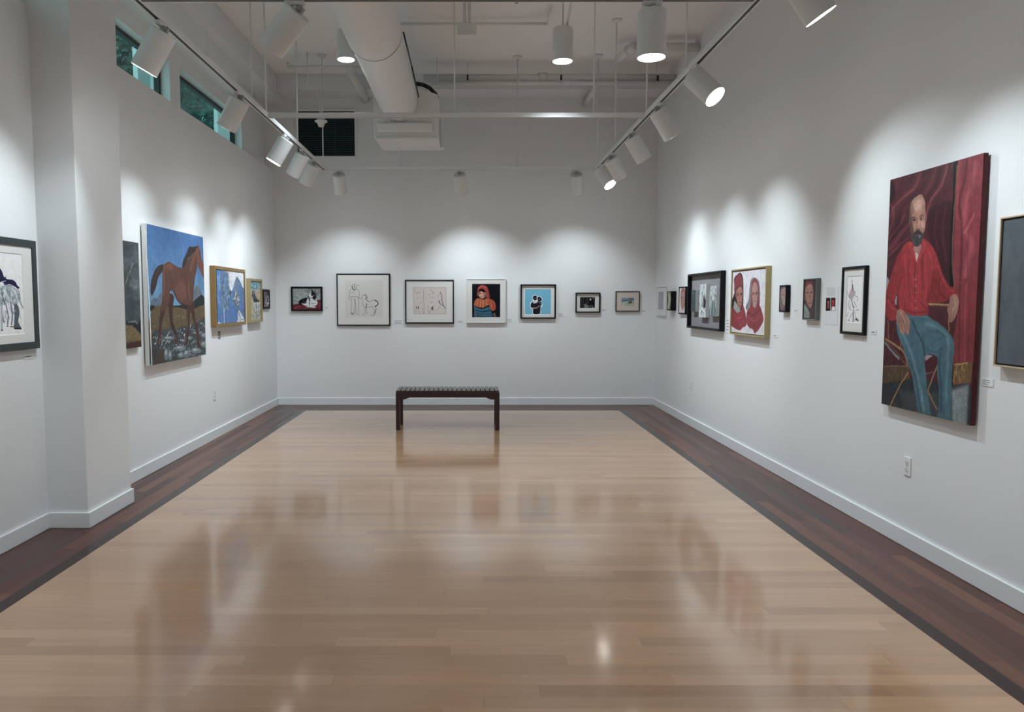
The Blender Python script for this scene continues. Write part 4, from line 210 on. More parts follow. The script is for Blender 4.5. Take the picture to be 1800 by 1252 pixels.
'minotaur':(0.735,0.720,[('fill',(196,194,192)),('p',(190,187,184),[0.135,0.108,0.884,0.108,0.872,0.84,0.139,0.847],2,1),('l',(66,64,66),0.0063,[0.239,0.215,0.276,0.228,0.295,0.19,0.339,0.184,0.375,0.215,0.413,0.202],0.85,0),('l',(66,64,66),0.0063,[0.276,0.228,0.282,0.278,0.319,0.313,0.356,0.284,0.363,0.228],0.85,0),('l',(66,64,66),0.0063,[0.276,0.284,0.232,0.316,0.225,0.404,0.212,0.467,0.248,0.499],0.85,0),('l',(66,64,66),0.0063,[0.362,0.284,0.405,0.316,0.417,0.391,0.41,0.467,0.373,0.455],0.85,0),('l',(66,64,66),0.0063,[0.261,0.442,0.26,0.556,0.256,0.707,0.251,0.79],0.85,0),('l',(66,64,66),0.0063,[0.323,0.455,0.324,0.606,0.307,0.783],0.85,0),('l',(66,64,66),0.0063,[0.329,0.48,0.346,0.631,0.351,0.771],0.85,0),('l',(66,64,66),0.0063,[0.404,0.455,0.402,0.606,0.397,0.771],0.85,0),('l',(66,64,66),0.0063,[0.245,0.79,0.282,0.793,0.308,0.752],0.85,0),('l',(66,64,66),0.0063,[0.351,0.777,0.388,0.793,0.419,0.786],0.85,0),('l',(66,64,66),0.0063,[0.262,0.354,0.3,0.347],0.85,0),('l',(66,64,66),0.0063,[0.249,0.429,0.292,0.442,0.348,0.429,0.398,0.448],0.85,0),('l',(66,64,66),0.0063,[0.313,0.291,0.318,0.328],0.85,0),('l',(66,64,66),0.0063,[0.466,0.455,0.485,0.404,0.522,0.391,0.565,0.417,0.565,0.48,0.521,0.48],0.85,0),('l',(66,64,66),0.0063,[0.466,0.455,0.447,0.48,0.484,0.505],0.85,0),('l',(66,64,66),0.0063,[0.484,0.518,0.477,0.581,0.508,0.631,0.538,0.657],0.85,0),('l',(66,64,66),0.0063,[0.558,0.505,0.608,0.537,0.67,0.511,0.707,0.505],0.85,0),('l',(66,64,66),0.0063,[0.546,0.556,0.564,0.606,0.538,0.657,0.619,0.644,0.669,0.619],0.85,0),('l',(66,64,66),0.0063,[0.538,0.657,0.525,0.733,0.506,0.783],0.85,0),('l',(66,64,66),0.0063,[0.544,0.669,0.556,0.733,0.556,0.79],0.85,0),('l',(66,64,66),0.0063,[0.669,0.631,0.705,0.707,0.68,0.758],0.85,0),('l',(66,64,66),0.0063,[0.731,0.631,0.743,0.682,0.717,0.758,0.698,0.802],0.85,0),('l',(66,64,66),0.0063,[0.475,0.793,0.512,0.796],0.85,0),('l',(66,64,66),0.0063,[0.636,0.802,0.692,0.809,0.73,0.745],0.85,0),('l',(40,40,44),0.0113,[0.282,0.228,0.294,0.278,0.337,0.291],0.85,0),('l',(40,40,44),0.0113,[0.314,0.215,0.338,0.265],0.85,0),('l',(40,40,44),0.0114,[0.522,0.398,0.559,0.455,0.534,0.486],0.85,0),('l',(40,40,44),0.0114,[0.258,0.758,0.289,0.79],0.85,0),('l',(40,40,44),0.0114,[0.558,0.505,0.595,0.53],0.85,0),('l',(40,40,44),0.0114,[0.551,0.581,0.545,0.657],0.85,0),('l',(40,40,44),0.0114,[0.743,0.682,0.717,0.758],0.85,0),('l',(24,24,28),0.0164,[0.72,0.505,0.769,0.537,0.775,0.593,0.718,0.638],1,0),('l',(90,90,92),0.0063,[0.689,0.505,0.732,0.499],1,0)]),
'faces':(0.650,0.580,[('fill',(190,189,186)),('p',(176,164,160),[0.126,0.142,0.875,0.142,0.874,0.816,0.137,0.816],1.5,1),('p',(184,173,168),[0.154,0.169,0.854,0.169,0.853,0.793,0.158,0.793],2,1),('l',(92,78,78),0.0078,[0.361,0.213,0.37,0.447,0.376,0.793],0.75,0),('l',(92,78,78),0.0078,[0.154,0.197,0.182,0.244,0.223,0.291,0.294,0.275],0.75,0),('l',(92,78,78),0.0078,[0.223,0.408,0.265,0.416],0.75,0),('l',(92,78,78),0.0078,[0.321,0.408,0.341,0.416],0.75,0),('l',(92,78,78),0.0078,[0.285,0.529,0.335,0.526],0.75,0),('l',(92,78,78),0.0078,[0.475,0.416,0.496,0.416],0.75,0),('l',(92,78,78),0.0078,[0.531,0.393,0.587,0.408],0.75,0),('l',(92,78,78),0.0078,[0.503,0.523,0.573,0.516],0.75,0),('l',(92,78,78),0.0078,[0.476,0.338,0.504,0.314],0.75,0),('l',(92,78,78),0.0078,[0.532,0.205,0.567,0.26,0.574,0.307],0.75,0),('l',(92,78,78),0.0078,[0.588,0.291,0.567,0.31],0.75,0),('l',(92,78,78),0.0078,[0.475,0.604,0.467,0.73,0.502,0.793],0.75,0),('l',(92,78,78),0.0078,[0.587,0.604,0.53,0.698,0.488,0.777],0.75,0),('l',(92,78,78),0.0079,[0.573,0.698,0.615,0.738],0.75,0),('l',(92,78,78),0.0079,[0.643,0.714,0.699,0.667,0.727,0.604],0.75,0),('l',(92,78,78),0.0079,[0.158,0.698,0.221,0.746],0.75,0),('l',(92,78,78),0.0078,[0.334,0.667,0.362,0.793],0.75,0),('l',(92,78,78),0.0079,[0.25,0.73,0.291,0.793],0.75,0),('l',(92,78,78),0.0078,[0.419,0.385,0.419,0.447],0.75,0),('l',(92,78,78),0.0078,[0.679,0.385,0.714,0.322,0.735,0.26],0.75,0),('l',(36,30,36),0.0125,[0.735,0.26,0.77,0.353,0.77,0.479,0.811,0.604,0.846,0.667],0.9,0),('l',(36,30,36),0.0125,[0.699,0.479,0.734,0.557,0.811,0.604],0.9,0),('l',(36,30,36),0.0125,[0.72,0.479,0.713,0.542],0.9,0),('l',(34,28,32),0.0188,[0.201,0.62,0.215,0.667],0.9,0),('l',(34,28,32),0.0188,[0.257,0.62,0.243,0.683],0.9,0),('l',(34,28,32),0.0188,[0.531,0.644,0.566,0.667],0.9,0),('l',(34,28,32),0.0188,[0.544,0.691,0.566,0.683],0.9,0),('l',(34,28,32),0.0188,[0.573,0.62,0.558,0.698],0.9,0)]),
'woman':(0.412,0.487,[('fill',(8,12,20)),('p',(150,50,44),[0.189,0.241,0.222,0.12,0.321,0.046,0.454,0.055,0.553,0.129,0.609,0.26,0.631,0.428,0.565,0.465,0.498,0.353,0.476,0.223,0.365,0.148,0.255,0.176,0.215,0.26,0.215,0.372,0.189,0.353],3,1),('l',(200,90,76),0.0186,[0.233,0.129,0.343,0.074,0.476,0.101],0.8,4),('l',(96,30,32),0.0224,[0.564,0.185,0.609,0.316,0.609,0.446],0.8,5),('p',(14,10,14),[0.244,0.241,0.277,0.157,0.388,0.148,0.476,0.223,0.487,0.297,0.366,0.241],2,1),('p',(196,140,116),[0.233,0.26,0.321,0.226,0.41,0.251,0.487,0.279,0.498,0.372,0.41,0.428,0.322,0.428,0.255,0.372],2,1),('p',(90,50,44),[0.41,0.316,0.498,0.279,0.51,0.409,0.41,0.437],5,0.7),('l',(20,12,16),0.0168,[0.244,0.26,0.299,0.269],1,0),('p',(20,12,16),[0.308,0.293,0.303,0.302,0.29,0.308,0.273,0.308,0.26,0.302,0.255,0.293,0.26,0.285,0.273,0.279,0.29,0.279,0.303,0.285],0,1),('p',(20,12,16),[0.441,0.279,0.435,0.287,0.419,0.293,0.4,0.293,0.385,0.287,0.379,0.279,0.385,0.27,0.4,0.264,0.419,0.264,0.435,0.27],0,1),('l',(20,12,16),0.0112,[0.377,0.241,0.465,0.256],1,0),('l',(120,60,50),0.0112,[0.339,0.279,0.326,0.344],0.8,1),('l',(110,20,28),0.0168,[0.295,0.39,0.37,0.383],1,0),('p',(170,82,40),[0.111,0.502,0.189,0.428,0.299,0.446,0.41,0.484,0.521,0.446,0.698,0.465,0.809,0.559,0.831,0.727,0.743,0.802,0.632,0.727,0.588,0.633,0.366,0.708,0.167,0.671,0.089,0.615],3,1),('p',(150,50,30),[0.609,0.484,0.742,0.502,0.842,0.652,0.809,0.783,0.699,0.764,0.632,0.633],6,0.8),('l',(216,136,72),0.0131,[0.211,0.502,0.189,0.633],0.7,2),('l',(216,136,72),0.0131,[0.299,0.502,0.3,0.671],0.7,2),('l',(216,136,72),0.0131,[0.41,0.502,0.388,0.689],0.7,2),('l',(216,136,72),0.0131,[0.499,0.484,0.521,0.633],0.7,2),('l',(216,136,72),0.0131,[0.654,0.521,0.699,0.727],0.7,2),('l',(70,24,14),0.0112,[0.255,0.502,0.244,0.652],0.7,2),('l',(70,24,14),0.0112,[0.355,0.502,0.344,0.689],0.7,2),('l',(70,24,14),0.0112,[0.454,0.502,0.455,0.652],0.7,2),('l',(70,24,14),0.0112,[0.587,0.502,0.61,0.652],0.7,2),('p',(30,74,92),[0.111,0.652,0.189,0.699,0.366,0.745,0.588,0.671,0.677,0.802,0.699,0.989,0.112,0.989,0.089,0.802],3,1),('l',(96,150,164),0.0112,[0.134,0.727,0.344,0.774,0.61,0.727],0.7,2),('l',(96,150,164),0.0112,[0.145,0.82,0.389,0.867,0.654,0.839],0.7,2),('l',(96,150,164),0.0112,[0.189,0.905,0.411,0.929,0.677,0.914],0.7,2),('l',(10,34,46),0.0168,[0.134,0.783,0.366,0.824,0.632,0.787],0.8,3),('l',(10,34,46),0.0169,[0.167,0.951,0.433,0.97],0.8,3),('l',(190,150,140),0.0093,[0.111,0.502,0.078,0.633,0.112,0.802,0.156,0.989],0.8,1),('l',(200,200,200),0.0075,[0.388,0.502,0.388,0.745],0.6,1),('p',(104,70,70),[0.743,0.876,0.81,0.858,0.854,0.97,0.766,0.97],4,1),('l',(190,140,110),0.0112,[0.299,0.446,0.388,0.474,0.521,0.437],0.8,1),('n',0.06,40,3)]),
'couple':(0.380,0.365,[('fill',(88,158,188)),('p',(220,230,232),[0.293,0.29,0.35,0.236,0.436,0.236,0.48,0.305,0.48,0.35,0.509,0.284,0.581,0.275,0.624,0.326,0.673,0.38,0.654,0.44,0.625,0.469,0.654,0.559,0.675,0.634,0.635,0.709,0.607,0.769,0.619,0.919,0.585,0.985,0.311,0.985,0.301,0.799,0.223,0.754,0.202,0.619,0.222,0.529,0.299,0.469,0.299,0.395],1,1),('p',(22,22,34),[0.307,0.32,0.356,0.26,0.431,0.26,0.46,0.32,0.452,0.41,0.394,0.454,0.322,0.395],1,1),('p',(22,22,34),[0.489,0.35,0.517,0.305,0.569,0.296,0.61,0.344,0.656,0.395,0.633,0.434,0.622,0.469,0.51,0.469,0.481,0.41],1,1),('p',(22,22,34),[0.242,0.559,0.308,0.499,0.351,0.469,0.438,0.484,0.553,0.475,0.625,0.514,0.646,0.619,0.606,0.679,0.591,0.919,0.571,0.973,0.331,0.973,0.319,0.784,0.243,0.739,0.225,0.649],1,1),('p',(230,230,228),[0.337,0.475,0.432,0.475,0.424,0.544,0.381,0.559,0.337,0.559],1,1),('l',(22,22,34),0.015,[0.38,0.469,0.386,0.559],1,0),('p',(230,236,238),[0.452,0.469,0.489,0.44,0.481,0.514,0.453,0.559],1,1),('l',(196,150,140),0.018,[0.252,0.724,0.382,0.745,0.497,0.709,0.569,0.649],1,0),('l',(150,100,96),0.015,[0.295,0.769,0.468,0.754],1,0),('l',(120,140,170),0.012,[0.524,0.499,0.597,0.559,0.612,0.619],1,0),('p',(120,150,170),[0.57,0.395,0.565,0.405,0.554,0.412,0.54,0.412,0.528,0.405,0.524,0.395,0.528,0.384,0.54,0.378,0.554,0.378,0.565,0.384],2,0.7),('p',(86,70,80),[0.414,0.365,0.409,0.382,0.394,0.393,0.376,0.393,0.362,0.382,0.356,0.365,0.362,0.347,0.376,0.336,0.394,0.336,0.408,0.347],2,0.6),('l',(190,190,190),0.009,[0.354,1.003,0.528,1.003],1,0)]),
'bwphoto':(0.224,0.166,[('fill',(20,20,20)),('l',(60,60,60),0.0592,[0.104,0.094,0.109,0.752],0.8,3),('l',(60,60,60),0.0592,[0.226,0.094,0.231,0.752],0.8,3),('l',(60,60,60),0.0592,[0.412,0.094,0.417,0.752],0.8,3),('l',(60,60,60),0.0592,[0.509,0.094,0.515,0.752],0.8,3),('p',(176,172,168),[0.745,0.226,0.735,0.28,0.709,0.314,0.675,0.314,0.648,0.28,0.638,0.226,0.647,0.172,0.674,0.138,0.707,0.138,0.734,0.172],3,1),('p',(110,100,96),[0.896,0.127,0.89,0.166,0.873,0.19,0.852,0.19,0.834,0.166,0.827,0.127,0.834,0.089,0.85,0.065,0.872,0.065,0.889,0.089],3,1),('p',(10,10,10),[0.619,0.358,0.814,0.226,0.916,0.752,0.623,0.818],4,1),('d',[0.085,0.818,0.328,0.654,1.014,0.752,1.016,0.983,0.087,1.003],[(130,128,126),(60,60,60),(190,188,184),(90,90,88)],60,0.0922,0.0329,0.2,0.8,2,0.8),('p',(110,108,104),[0.305,0.752,0.401,0.588,0.486,0.752,0.453,0.917,0.33,0.917],3,1)]),
'beachsmall':(0.182,0.121,[('fill',(120,126,122)),('p',(66,100,130),[-0.015,-0.059,1.036,-0.059,1.041,0.391,-0.01,0.482],2,1),('l',(170,190,200),0.0541,[0.046,0.121,0.347,0.139,0.527,0.103],1,1),('p',(160,160,148),[0.051,0.572,0.35,0.436,0.981,0.391,0.987,0.933,0.055,0.951],4,1),('p',(100,96,90),[0.558,0.166,0.707,0.076,0.829,0.211,0.803,0.662,0.593,0.707],3,1),('l',(40,40,40),0.0542,[0.414,0.842,0.622,0.527,0.953,0.617],1,1),('d',[0.046,0.121,0.978,0.121,0.987,0.933,0.054,0.933],[(190,186,170),(70,84,90),(110,110,100)],60,0.1082,0.0361,0.3,1,3,0.6),('l',(10,12,12),0.1,[0,0,0.5,0,1,0],1,0),('l',(10,12,12),0.1,[0,1,0.5,1,1,1],1,0),('l',(10,12,12),0.12,[0,0,0,0.5,0,1],1,0),('l',(10,12,12),0.12,[1,0,1,0.5,1,1],1,0)]),
'mauve':(0.280,0.255,[('fill',(150,148,160)),('n',0.05,20,3)]),
'olive':(0.180,0.220,[('fill',(84,86,62)),('p',(186,190,160),[0.082,0.026,0.7,-0.022,0.925,0.302,0.766,0.731,0.419,1.003,-0.166,0.953,0.251,0.516],3,1),('l',(220,224,210),0.0272,[0.251,0.516,0.028,0.843,-0.084,1.007],0.9,0),('l',(20,22,20),0.0484,[0.754,0.032,1.041,0.516,0.986,0.999],1,1),('l',(60,66,40),0.0273,[-0.095,0.024,-0.001,0.515],1,1)]),
'pinkface':(0.245,0.310,[('fill',(216,208,210)),('p',(176,124,120),[0.191,0.308,0.415,0.053,0.819,0.04,1.003,0.313,0.96,0.71,0.574,0.895,0.308,0.676],3,1),('p',(150,60,66),[0.231,0.198,0.448,0.054,0.819,0.04,0.942,0.168,0.585,0.128],3,1),('l',(70,40,42),0.0257,[0.347,0.382,0.608,0.383],1,0),('l',(120,50,50),0.022,[0.436,0.639,0.713,0.639],1,0),('l',(150,60,66),0.0256,[0.476,0.712,0.597,0.967],1,2),('l',(110,66,66),0.0182,[0.576,0.383,0.622,0.529],1,1)]),
'twins':(0.845,0.595,[('fill',(214,208,216)),('p',(34,22,30),[0.258,0.021,0.338,0.128,0.356,0.364,0.359,0.54,0.295,0.63,0.087,0.603,-0.019,0.635,-0.046,0.543,0.002,0.45,0.072,0.314,0.043,0.116,0.148,0.042],2,1),('p',(132,36,50),[0.236,0.038,0.312,0.127,0.321,0.245,0.217,0.235,0.115,0.285,0.101,0.421,0.067,0.344,0.069,0.132,0.163,0.053],2,1),('l',(172,70,84),0.015,[0.179,0.077,0.139,0.165,0.129,0.255],0.6,4),('p',(150,152,150),[0.08,0.481,0.173,0.541,0.26,0.63,0.181,0.692,0.056,0.603,0.064,0.527],3,1),('p',(168,104,94),[0.126,0.315,0.211,0.25,0.311,0.275,0.332,0.452,0.288,0.608,0.211,0.579,0.139,0.451],2,1),('l',(206,140,126),0.0119,[0.22,0.302,0.229,0.362],0.7,3),('p',(120,70,64),[0.221,0.38,0.214,0.39,0.196,0.397,0.172,0.396,0.152,0.389,0.144,0.379,0.151,0.368,0.17,0.362,0.194,0.362,0.213,0.369],4,0.8),('p',(120,70,64),[0.316,0.375,0.31,0.385,0.293,0.39,0.272,0.39,0.254,0.384,0.247,0.374,0.253,0.365,0.27,0.359,0.292,0.359,0.309,0.365],4,0.8),('l',(206,146,132),0.0149,[0.224,0.272,0.277,0.289],0.6,4),('l',(100,48,48),0.0177,[0.309,0.348,0.316,0.482,0.275,0.585],0.5,4),('l',(36,20,22),0.009,[0.165,0.379,0.206,0.377],1,0),('l',(36,20,22),0.0089,[0.264,0.374,0.305,0.375],1,0),('l',(50,28,30),0.0105,[0.158,0.352,0.211,0.347],1,0),('l',(50,28,30),0.0104,[0.258,0.354,0.31,0.357],1,0),('l',(120,66,60),0.0089,[0.241,0.362,0.251,0.452],1,1),('l',(110,40,44),0.009,[0.219,0.504,0.3,0.499],1,0),('l',(120,70,62),0.0151,[0.148,0.391,0.173,0.526,0.222,0.579],0.6,4),('l',(90,60,56),0.0135,[0.221,0.541,0.281,0.585],0.7,3),('p',(146,38,52),[-0.02,0.619,0.056,0.603,0.18,0.677,0.309,0.615,0.363,0.555,0.44,0.686,0.474,0.816,0.463,0.875,0.366,0.909,0.268,0.961,0.073,0.923,-0.03,0.851],3,1),('l',(196,88,92),0.0135,[0.184,0.752,0.249,0.762,0.329,0.733],0.8,3),('l',(196,88,92),0.0122,[0.097,0.815,0.25,0.885,0.389,0.79],0.6,4),('l',(96,18,32),0.0184,[0.03,0.68,0.097,0.815,0.251,0.9],0.7,5),('p',(120,116,120),[0.681,0.115,0.792,0.173,0.844,0.302,0.85,0.51,0.806,0.538,0.596,0.539,0.492,0.627,0.439,0.569,0.524,0.453,0.544,0.252,0.582,0.146],4,1),('p',(140,48,54),[0.687,0.132,0.767,0.182,0.808,0.287,0.825,0.51,0.884,0.593,0.962,0.756,0.874,0.884,0.73,0.983,0.669,0.923,0.561,0.9,0.474,0.816,0.48,0.656,0.583,0.539,0.593,0.368,0.606,0.197],3,1),('p',(176,126,116),[0.615,0.283,0.654,0.199,0.716,0.187,0.771,0.259,0.787,0.426,0.743,0.567,0.673,0.57,0.623,0.425],2,1),('p',(128,82,78),[0.686,0.372,0.681,0.382,0.665,0.388,0.646,0.387,0.629,0.381,0.623,0.371,0.628,0.361,0.644,0.355,0.663,0.355,0.68,0.362],4,0.8),('p',(128,82,78),[0.772,0.37,0.766,0.38,0.751,0.386,0.732,0.386,0.716,0.379,0.71,0.369,0.715,0.36,0.73,0.354,0.749,0.354,0.765,0.36],4,0.8),('l',(36,20,24),0.0085,[0.636,0.374,0.673,0.373],1,0),('l',(36,20,24),0.0084,[0.725,0.371,0.761,0.372],1,0),('l',(120,74,68),0.014,[0.769,0.314,0.78,0.426,0.744,0.538],0.5,4),('l',(60,36,38),0.01,[0.635,0.348,0.677,0.349],1,0),('l',(60,36,38),0.0099,[0.719,0.347,0.765,0.348],1,0),('l',(130,78,72),0.0085,[0.698,0.355,0.703,0.44],1,1),('p',(150,142,140),[0.754,0.527,0.745,0.552,0.72,0.568,0.688,0.568,0.661,0.553,0.649,0.528,0.658,0.502,0.684,0.487,0.716,0.487,0.743,0.502],5,0.9),('l',(110,50,52),0.0071,[0.679,0.482,0.736,0.482],1,0),('l',(220,168,156),0.0099,[0.682,0.242,0.69,0.299],0.7,3),('l',(130,78,72),0.01,[0.632,0.397,0.654,0.51],0.6,3),('l',(92,28,36),0.0202,[0.521,0.655,0.685,0.709,0.86,0.607],0.7,5),('l',(184,80,84),0.0144,[0.553,0.741,0.715,0.793,0.89,0.704],0.6,5),('l',(110,34,42),0.0142,[0.691,0.822,0.71,0.949],0.8,3),('l',(140,48,54),0.0086,[0.561,0.9,0.568,0.942],1,0),('l',(140,48,54),0.0084,[0.804,0.902,0.816,0.943],1,0),('l',(176,76,80),0.0116,[0.495,0.685,0.53,0.829],0.6,3),('l',(120,60,66),0.01,[0.619,0.197,0.604,0.368,0.59,0.525],1,3),('n',0.05,40,3)]),
'oldman':(0.100,0.196,[('fill',(96,82,88)),('p',(168,136,128),[0.173,0.173,0.576,0.04,1.002,0.102,1.073,0.605,0.775,0.8,0.289,0.605],3,1),('l',(60,40,44),0.0235,[0.25,0.331,0.618,0.332],1,0),('p',(130,90,104),[0.127,0.762,0.775,0.8,1.07,0.838,0.985,1.001,0.068,1.007],3,1),('l',(190,186,186),0.0354,[0.05,0.094,0.049,0.605,0.156,0.841],1,3),('l',(110,70,70),0.0195,[0.709,0.333,0.773,0.527],1,1)]),
'redcap':(0.190,0.292,[('fill',(66,48,54)),('p',(120,44,52),[-0.006,0.106,0.249,-0.012,0.62,0.007,0.756,0.141,0.724,0.213,0.343,0.087,0.025,0.229],3,1),('p',(172,122,108),[0.064,0.205,0.344,0.099,0.658,0.128,0.781,0.357,0.716,0.645,0.515,0.742,0.236,0.622,0.061,0.401],2,1),('p',(140,92,84),[-0.058,0.4,0.053,0.327,0.111,0.548,-0.013,0.499],3,1),('l',(44,28,30),0.022,[0.187,0.328,0.384,0.31],1,0),('l',(44,28,30),0.0218,[0.532,0.312,0.712,0.323],1,0),('l',(116,70,64),0.0218,[0.485,0.331,0.537,0.5],1,2),('l',(118,46,50),0.0219,[0.416,0.597,0.662,0.597],1,0),('l',(200,150,134),0.0292,[0.271,0.183,0.516,0.162],0.7,5),('l',(110,70,66),0.0343,[0.128,0.401,0.27,0.622,0.496,0.718],0.6,5),('p',(132,146,142),[0.001,0.622,0.245,0.695,0.512,0.864,0.486,0.997,-0.075,1.005,-0.042,0.77],3,1),('p',(84,64,64),[0.504,0.791,0.858,0.692,0.949,1.003,0.528,1.009],4,1),('l',(176,186,182),0.0172,[0.077,0.696,0.35,0.89],0.7,3),('n',0.09,40,3)]),
'rider':(0.205,0.325,[('fill',(208,205,206)),('p',(120,86,104),[0.287,0.262,0.367,0.166,0.44,0.283,0.569,0.362,0.4,0.457,0.189,0.476,0.119,0.397],3,0.5),('l',(48,42,52),0.0117,[0.308,0.078,0.341,0.263],0.85,1),('l',(48,42,52),0.0117,[0.287,0.106,0.373,0.224],0.85,1),('l',(48,42,52),0.0118,[0.018,0.328,0.057,0.397],0.85,1),('l',(48,42,52),0.0118,[0.121,0.417,0.283,0.496,0.46,0.458],0.85,1),('l',(48,42,52),0.0116,[0.516,0.419,0.71,0.459,0.678,0.535],0.85,1),('l',(48,42,52),0.0117,[0.314,0.496,0.388,0.613,0.489,0.71,0.445,0.846],0.85,1),('l',(48,42,52),0.0116,[0.469,0.535,0.661,0.651],0.85,1),('l',(48,42,52),0.0117,[0.224,0.515,0.113,0.614,0.249,0.731],0.85,1),('l',(48,42,52),0.0117,[0.429,0.71,0.516,0.942],0.85,1),('l',(48,42,52),0.0116,[0.551,0.729,0.629,0.882,0.81,0.918],0.85,1),('l',(48,42,52),0.0118,[0.131,0.771,0.049,0.87],0.85,1),('l',(48,42,52),0.0117,[0.35,0.808,0.182,0.947],0.85,1),('l',(48,42,52),0.0115,[0.67,0.728,0.816,0.717],0.85,1),('l',(48,42,52),0.0118,[0.12,0.948,0.244,0.956],0.85,1),('l',(48,42,52),0.0117,[0.429,0.973,0.578,0.961],0.85,1),('l',(48,42,52),0.0117,[0.236,0.613,0.28,0.73],0.85,1),('l',(48,42,52),0.0253,[0.314,0.496,0.42,0.632,0.515,0.671],0.8,2),('l',(48,42,52),0.0251,[0.603,0.921,0.813,0.947],0.8,2),('l',(48,42,52),0.0253,[0.438,0.788,0.488,0.962],0.8,2),('l',(48,42,52),0.0253,[0.339,0.185,0.382,0.302],0.8,2),('l',(48,42,52),0.0251,[0.659,0.892,0.785,0.957],0.8,2)]),
'greyab':(0.748,0.707,[('fill',(86,94,102)),('d',[-0.053,-0.012,0.515,0.002,0.584,1.01,-0.005,1.018],[(92,100,108),(78,86,95),(98,104,110)],160,0.1505,0.0502,1.3,0.8,3,0.35),('n',0.05,12,3)]),
'handout':(0.175,0.265,[('fill',(196,198,202)),('l',(120,120,124),0.0077,[0.113,-0.038,0.553,-0.035],1,0),('l',(150,152,156),0.0077,[0.05,-0.016,0.753,-0.007],0.9,0),('l',(150,152,156),0.0077,[0.053,0.007,0.755,0.016],0.9,0),('l',(150,152,156),0.0077,[0.055,0.03,0.758,0.038],0.9,0),('l',(150,152,156),0.0077,[0.058,0.053,0.76,0.061],0.9,0),('l',(150,152,156),0.0077,[0.06,0.076,0.763,0.083],0.9,0),('l',(150,152,156),0.0077,[0.063,0.1,0.765,0.106],0.9,0),('l',(150,152,156),0.0077,[0.065,0.123,0.767,0.129],0.9,0),('l',(150,152,156),0.0077,[0.068,0.146,0.77,0.151],0.9,0),('l',(150,152,156),0.0077,[0.071,0.169,0.772,0.174],0.9,0),('l',(150,152,156),0.0077,[0.073,0.192,0.775,0.196],0.9,0),('l',(150,152,156),0.0077,[0.076,0.215,0.777,0.219],0.9,0),('p',(40,14,18),[0.001,0.281,0.389,0.28,0.421,0.641,0.009,0.649],0,1),('p',(54,18,24),[0.437,0.28,0.823,0.279,0.847,0.638,0.461,0.643],0,1),('p',(128,60,56),[0.142,0.371,0.278,0.359,0.342,0.575,0.115,0.577],2,1),('p',(170,120,104),[0.266,0.402,0.259,0.42,0.236,0.431,0.206,0.431,0.181,0.42,0.169,0.402,0.177,0.384,0.2,0.373,0.23,0.373,0.255,0.384],1,1),('p',(150,30,38),[0.543,0.372,0.715,0.359,0.777,0.498,0.534,0.511],1,1),('p',(220,220,222),[0.536,0.524,0.811,0.523,0.807,0.633,0.524,0.635],1,1),('p',(170,120,104),[0.669,0.372,0.661,0.385,0.639,0.393,0.609,0.393,0.585,0.385,0.574,0.372,0.582,0.358,0.605,0.35,0.634,0.35,0.658,0.359],1,1)])}
RECT={'seated':(4.75, 3.895, 0.848, 2.266),'horse':(6.392, 7.759, 0.952, 2.167),'smoky':(5.6, 6.288, 1.122, 1.993),'blueab':(8.15, 9.12, 1.262, 1.858),'beach':(9.42, 9.87, 1.26, 1.765),'tri':(10.11, 10.375, 1.432, 1.645),'inkhorse':(3.98, 4.665, 1.3, 1.795),'dog':(-2.55, -2.15, 1.39, 1.7),'minotaur':(-1.9, -1.165, 1.17, 1.89),'faces':(-0.905, -0.255, 1.215, 1.795),'woman':(0.028, 0.44, 1.275, 1.762),'couple':(0.792, 1.172, 1.32, 1.685),'bwphoto':(1.586, 1.81, 1.407, 1.573),'beachsmall':(2.185, 2.367, 1.44, 1.561),'mauve':(10.56, 10.28, 1.39, 1.645),'olive':(9.895, 9.715, 1.405, 1.625),'pinkface':(9.47, 9.225, 1.365, 1.675),'twins':(7.52, 6.675, 1.2, 1.795),'oldman':(6.365, 6.265, 1.43, 1.626),'redcap':(5.925, 5.735, 1.375, 1.667),'rider':(5.29, 5.085, 1.355, 1.68),'greyab':(3.738, 2.99, 1.195, 1.902),'handout':(5.62, 5.445, 1.34, 1.605)}

def spline(p, closed, k=6):
    n = len(p)
    if n < 3: return p
    out = []
    rng = range(n) if closed else range(n - 1)
    for i in rng:
        p0 = p[(i - 1) % n] if closed or i > 0 else p[i]; p1 = p[i]; p2 = p[(i + 1) % n]
        p3 = p[(i + 2) % n] if closed or i + 2 < n else p2
        for j in range(k):
            t = j / k
            out.append(.5 * ((2 * p1) + (-p0 + p2) * t + (2 * p0 - 5 * p1 + 4 * p2 - p3) * t * t + (-p0 + 3 * p1 - 3 * p2 + p3) * t ** 3))
    if not closed: out.append(p[-1])
    return np.array(out)
def vnoise(h, w, cells, rs):
    g = rs.rand(cells + 2, int(cells * w / h) + 3)
    y = np.linspace(0, cells, h); x = np.linspace(0, cells * w / h, w)
    yi = y.astype(int); xi = x.astype(int); fy = (y - yi)[:, None]; fx = (x - xi)[None]
    fy = fy * fy * (3 - 2 * fy); fx = fx * fx * (3 - 2 * fx)
    a = g[yi][:, xi]; b = g[yi][:, xi + 1]; c = g[yi + 1][:, xi]; d = g[yi + 1][:, xi + 1]
    return (a * (1 - fx) + b * fx) * (1 - fy) + (c * (1 - fx) + d * fx) * fy
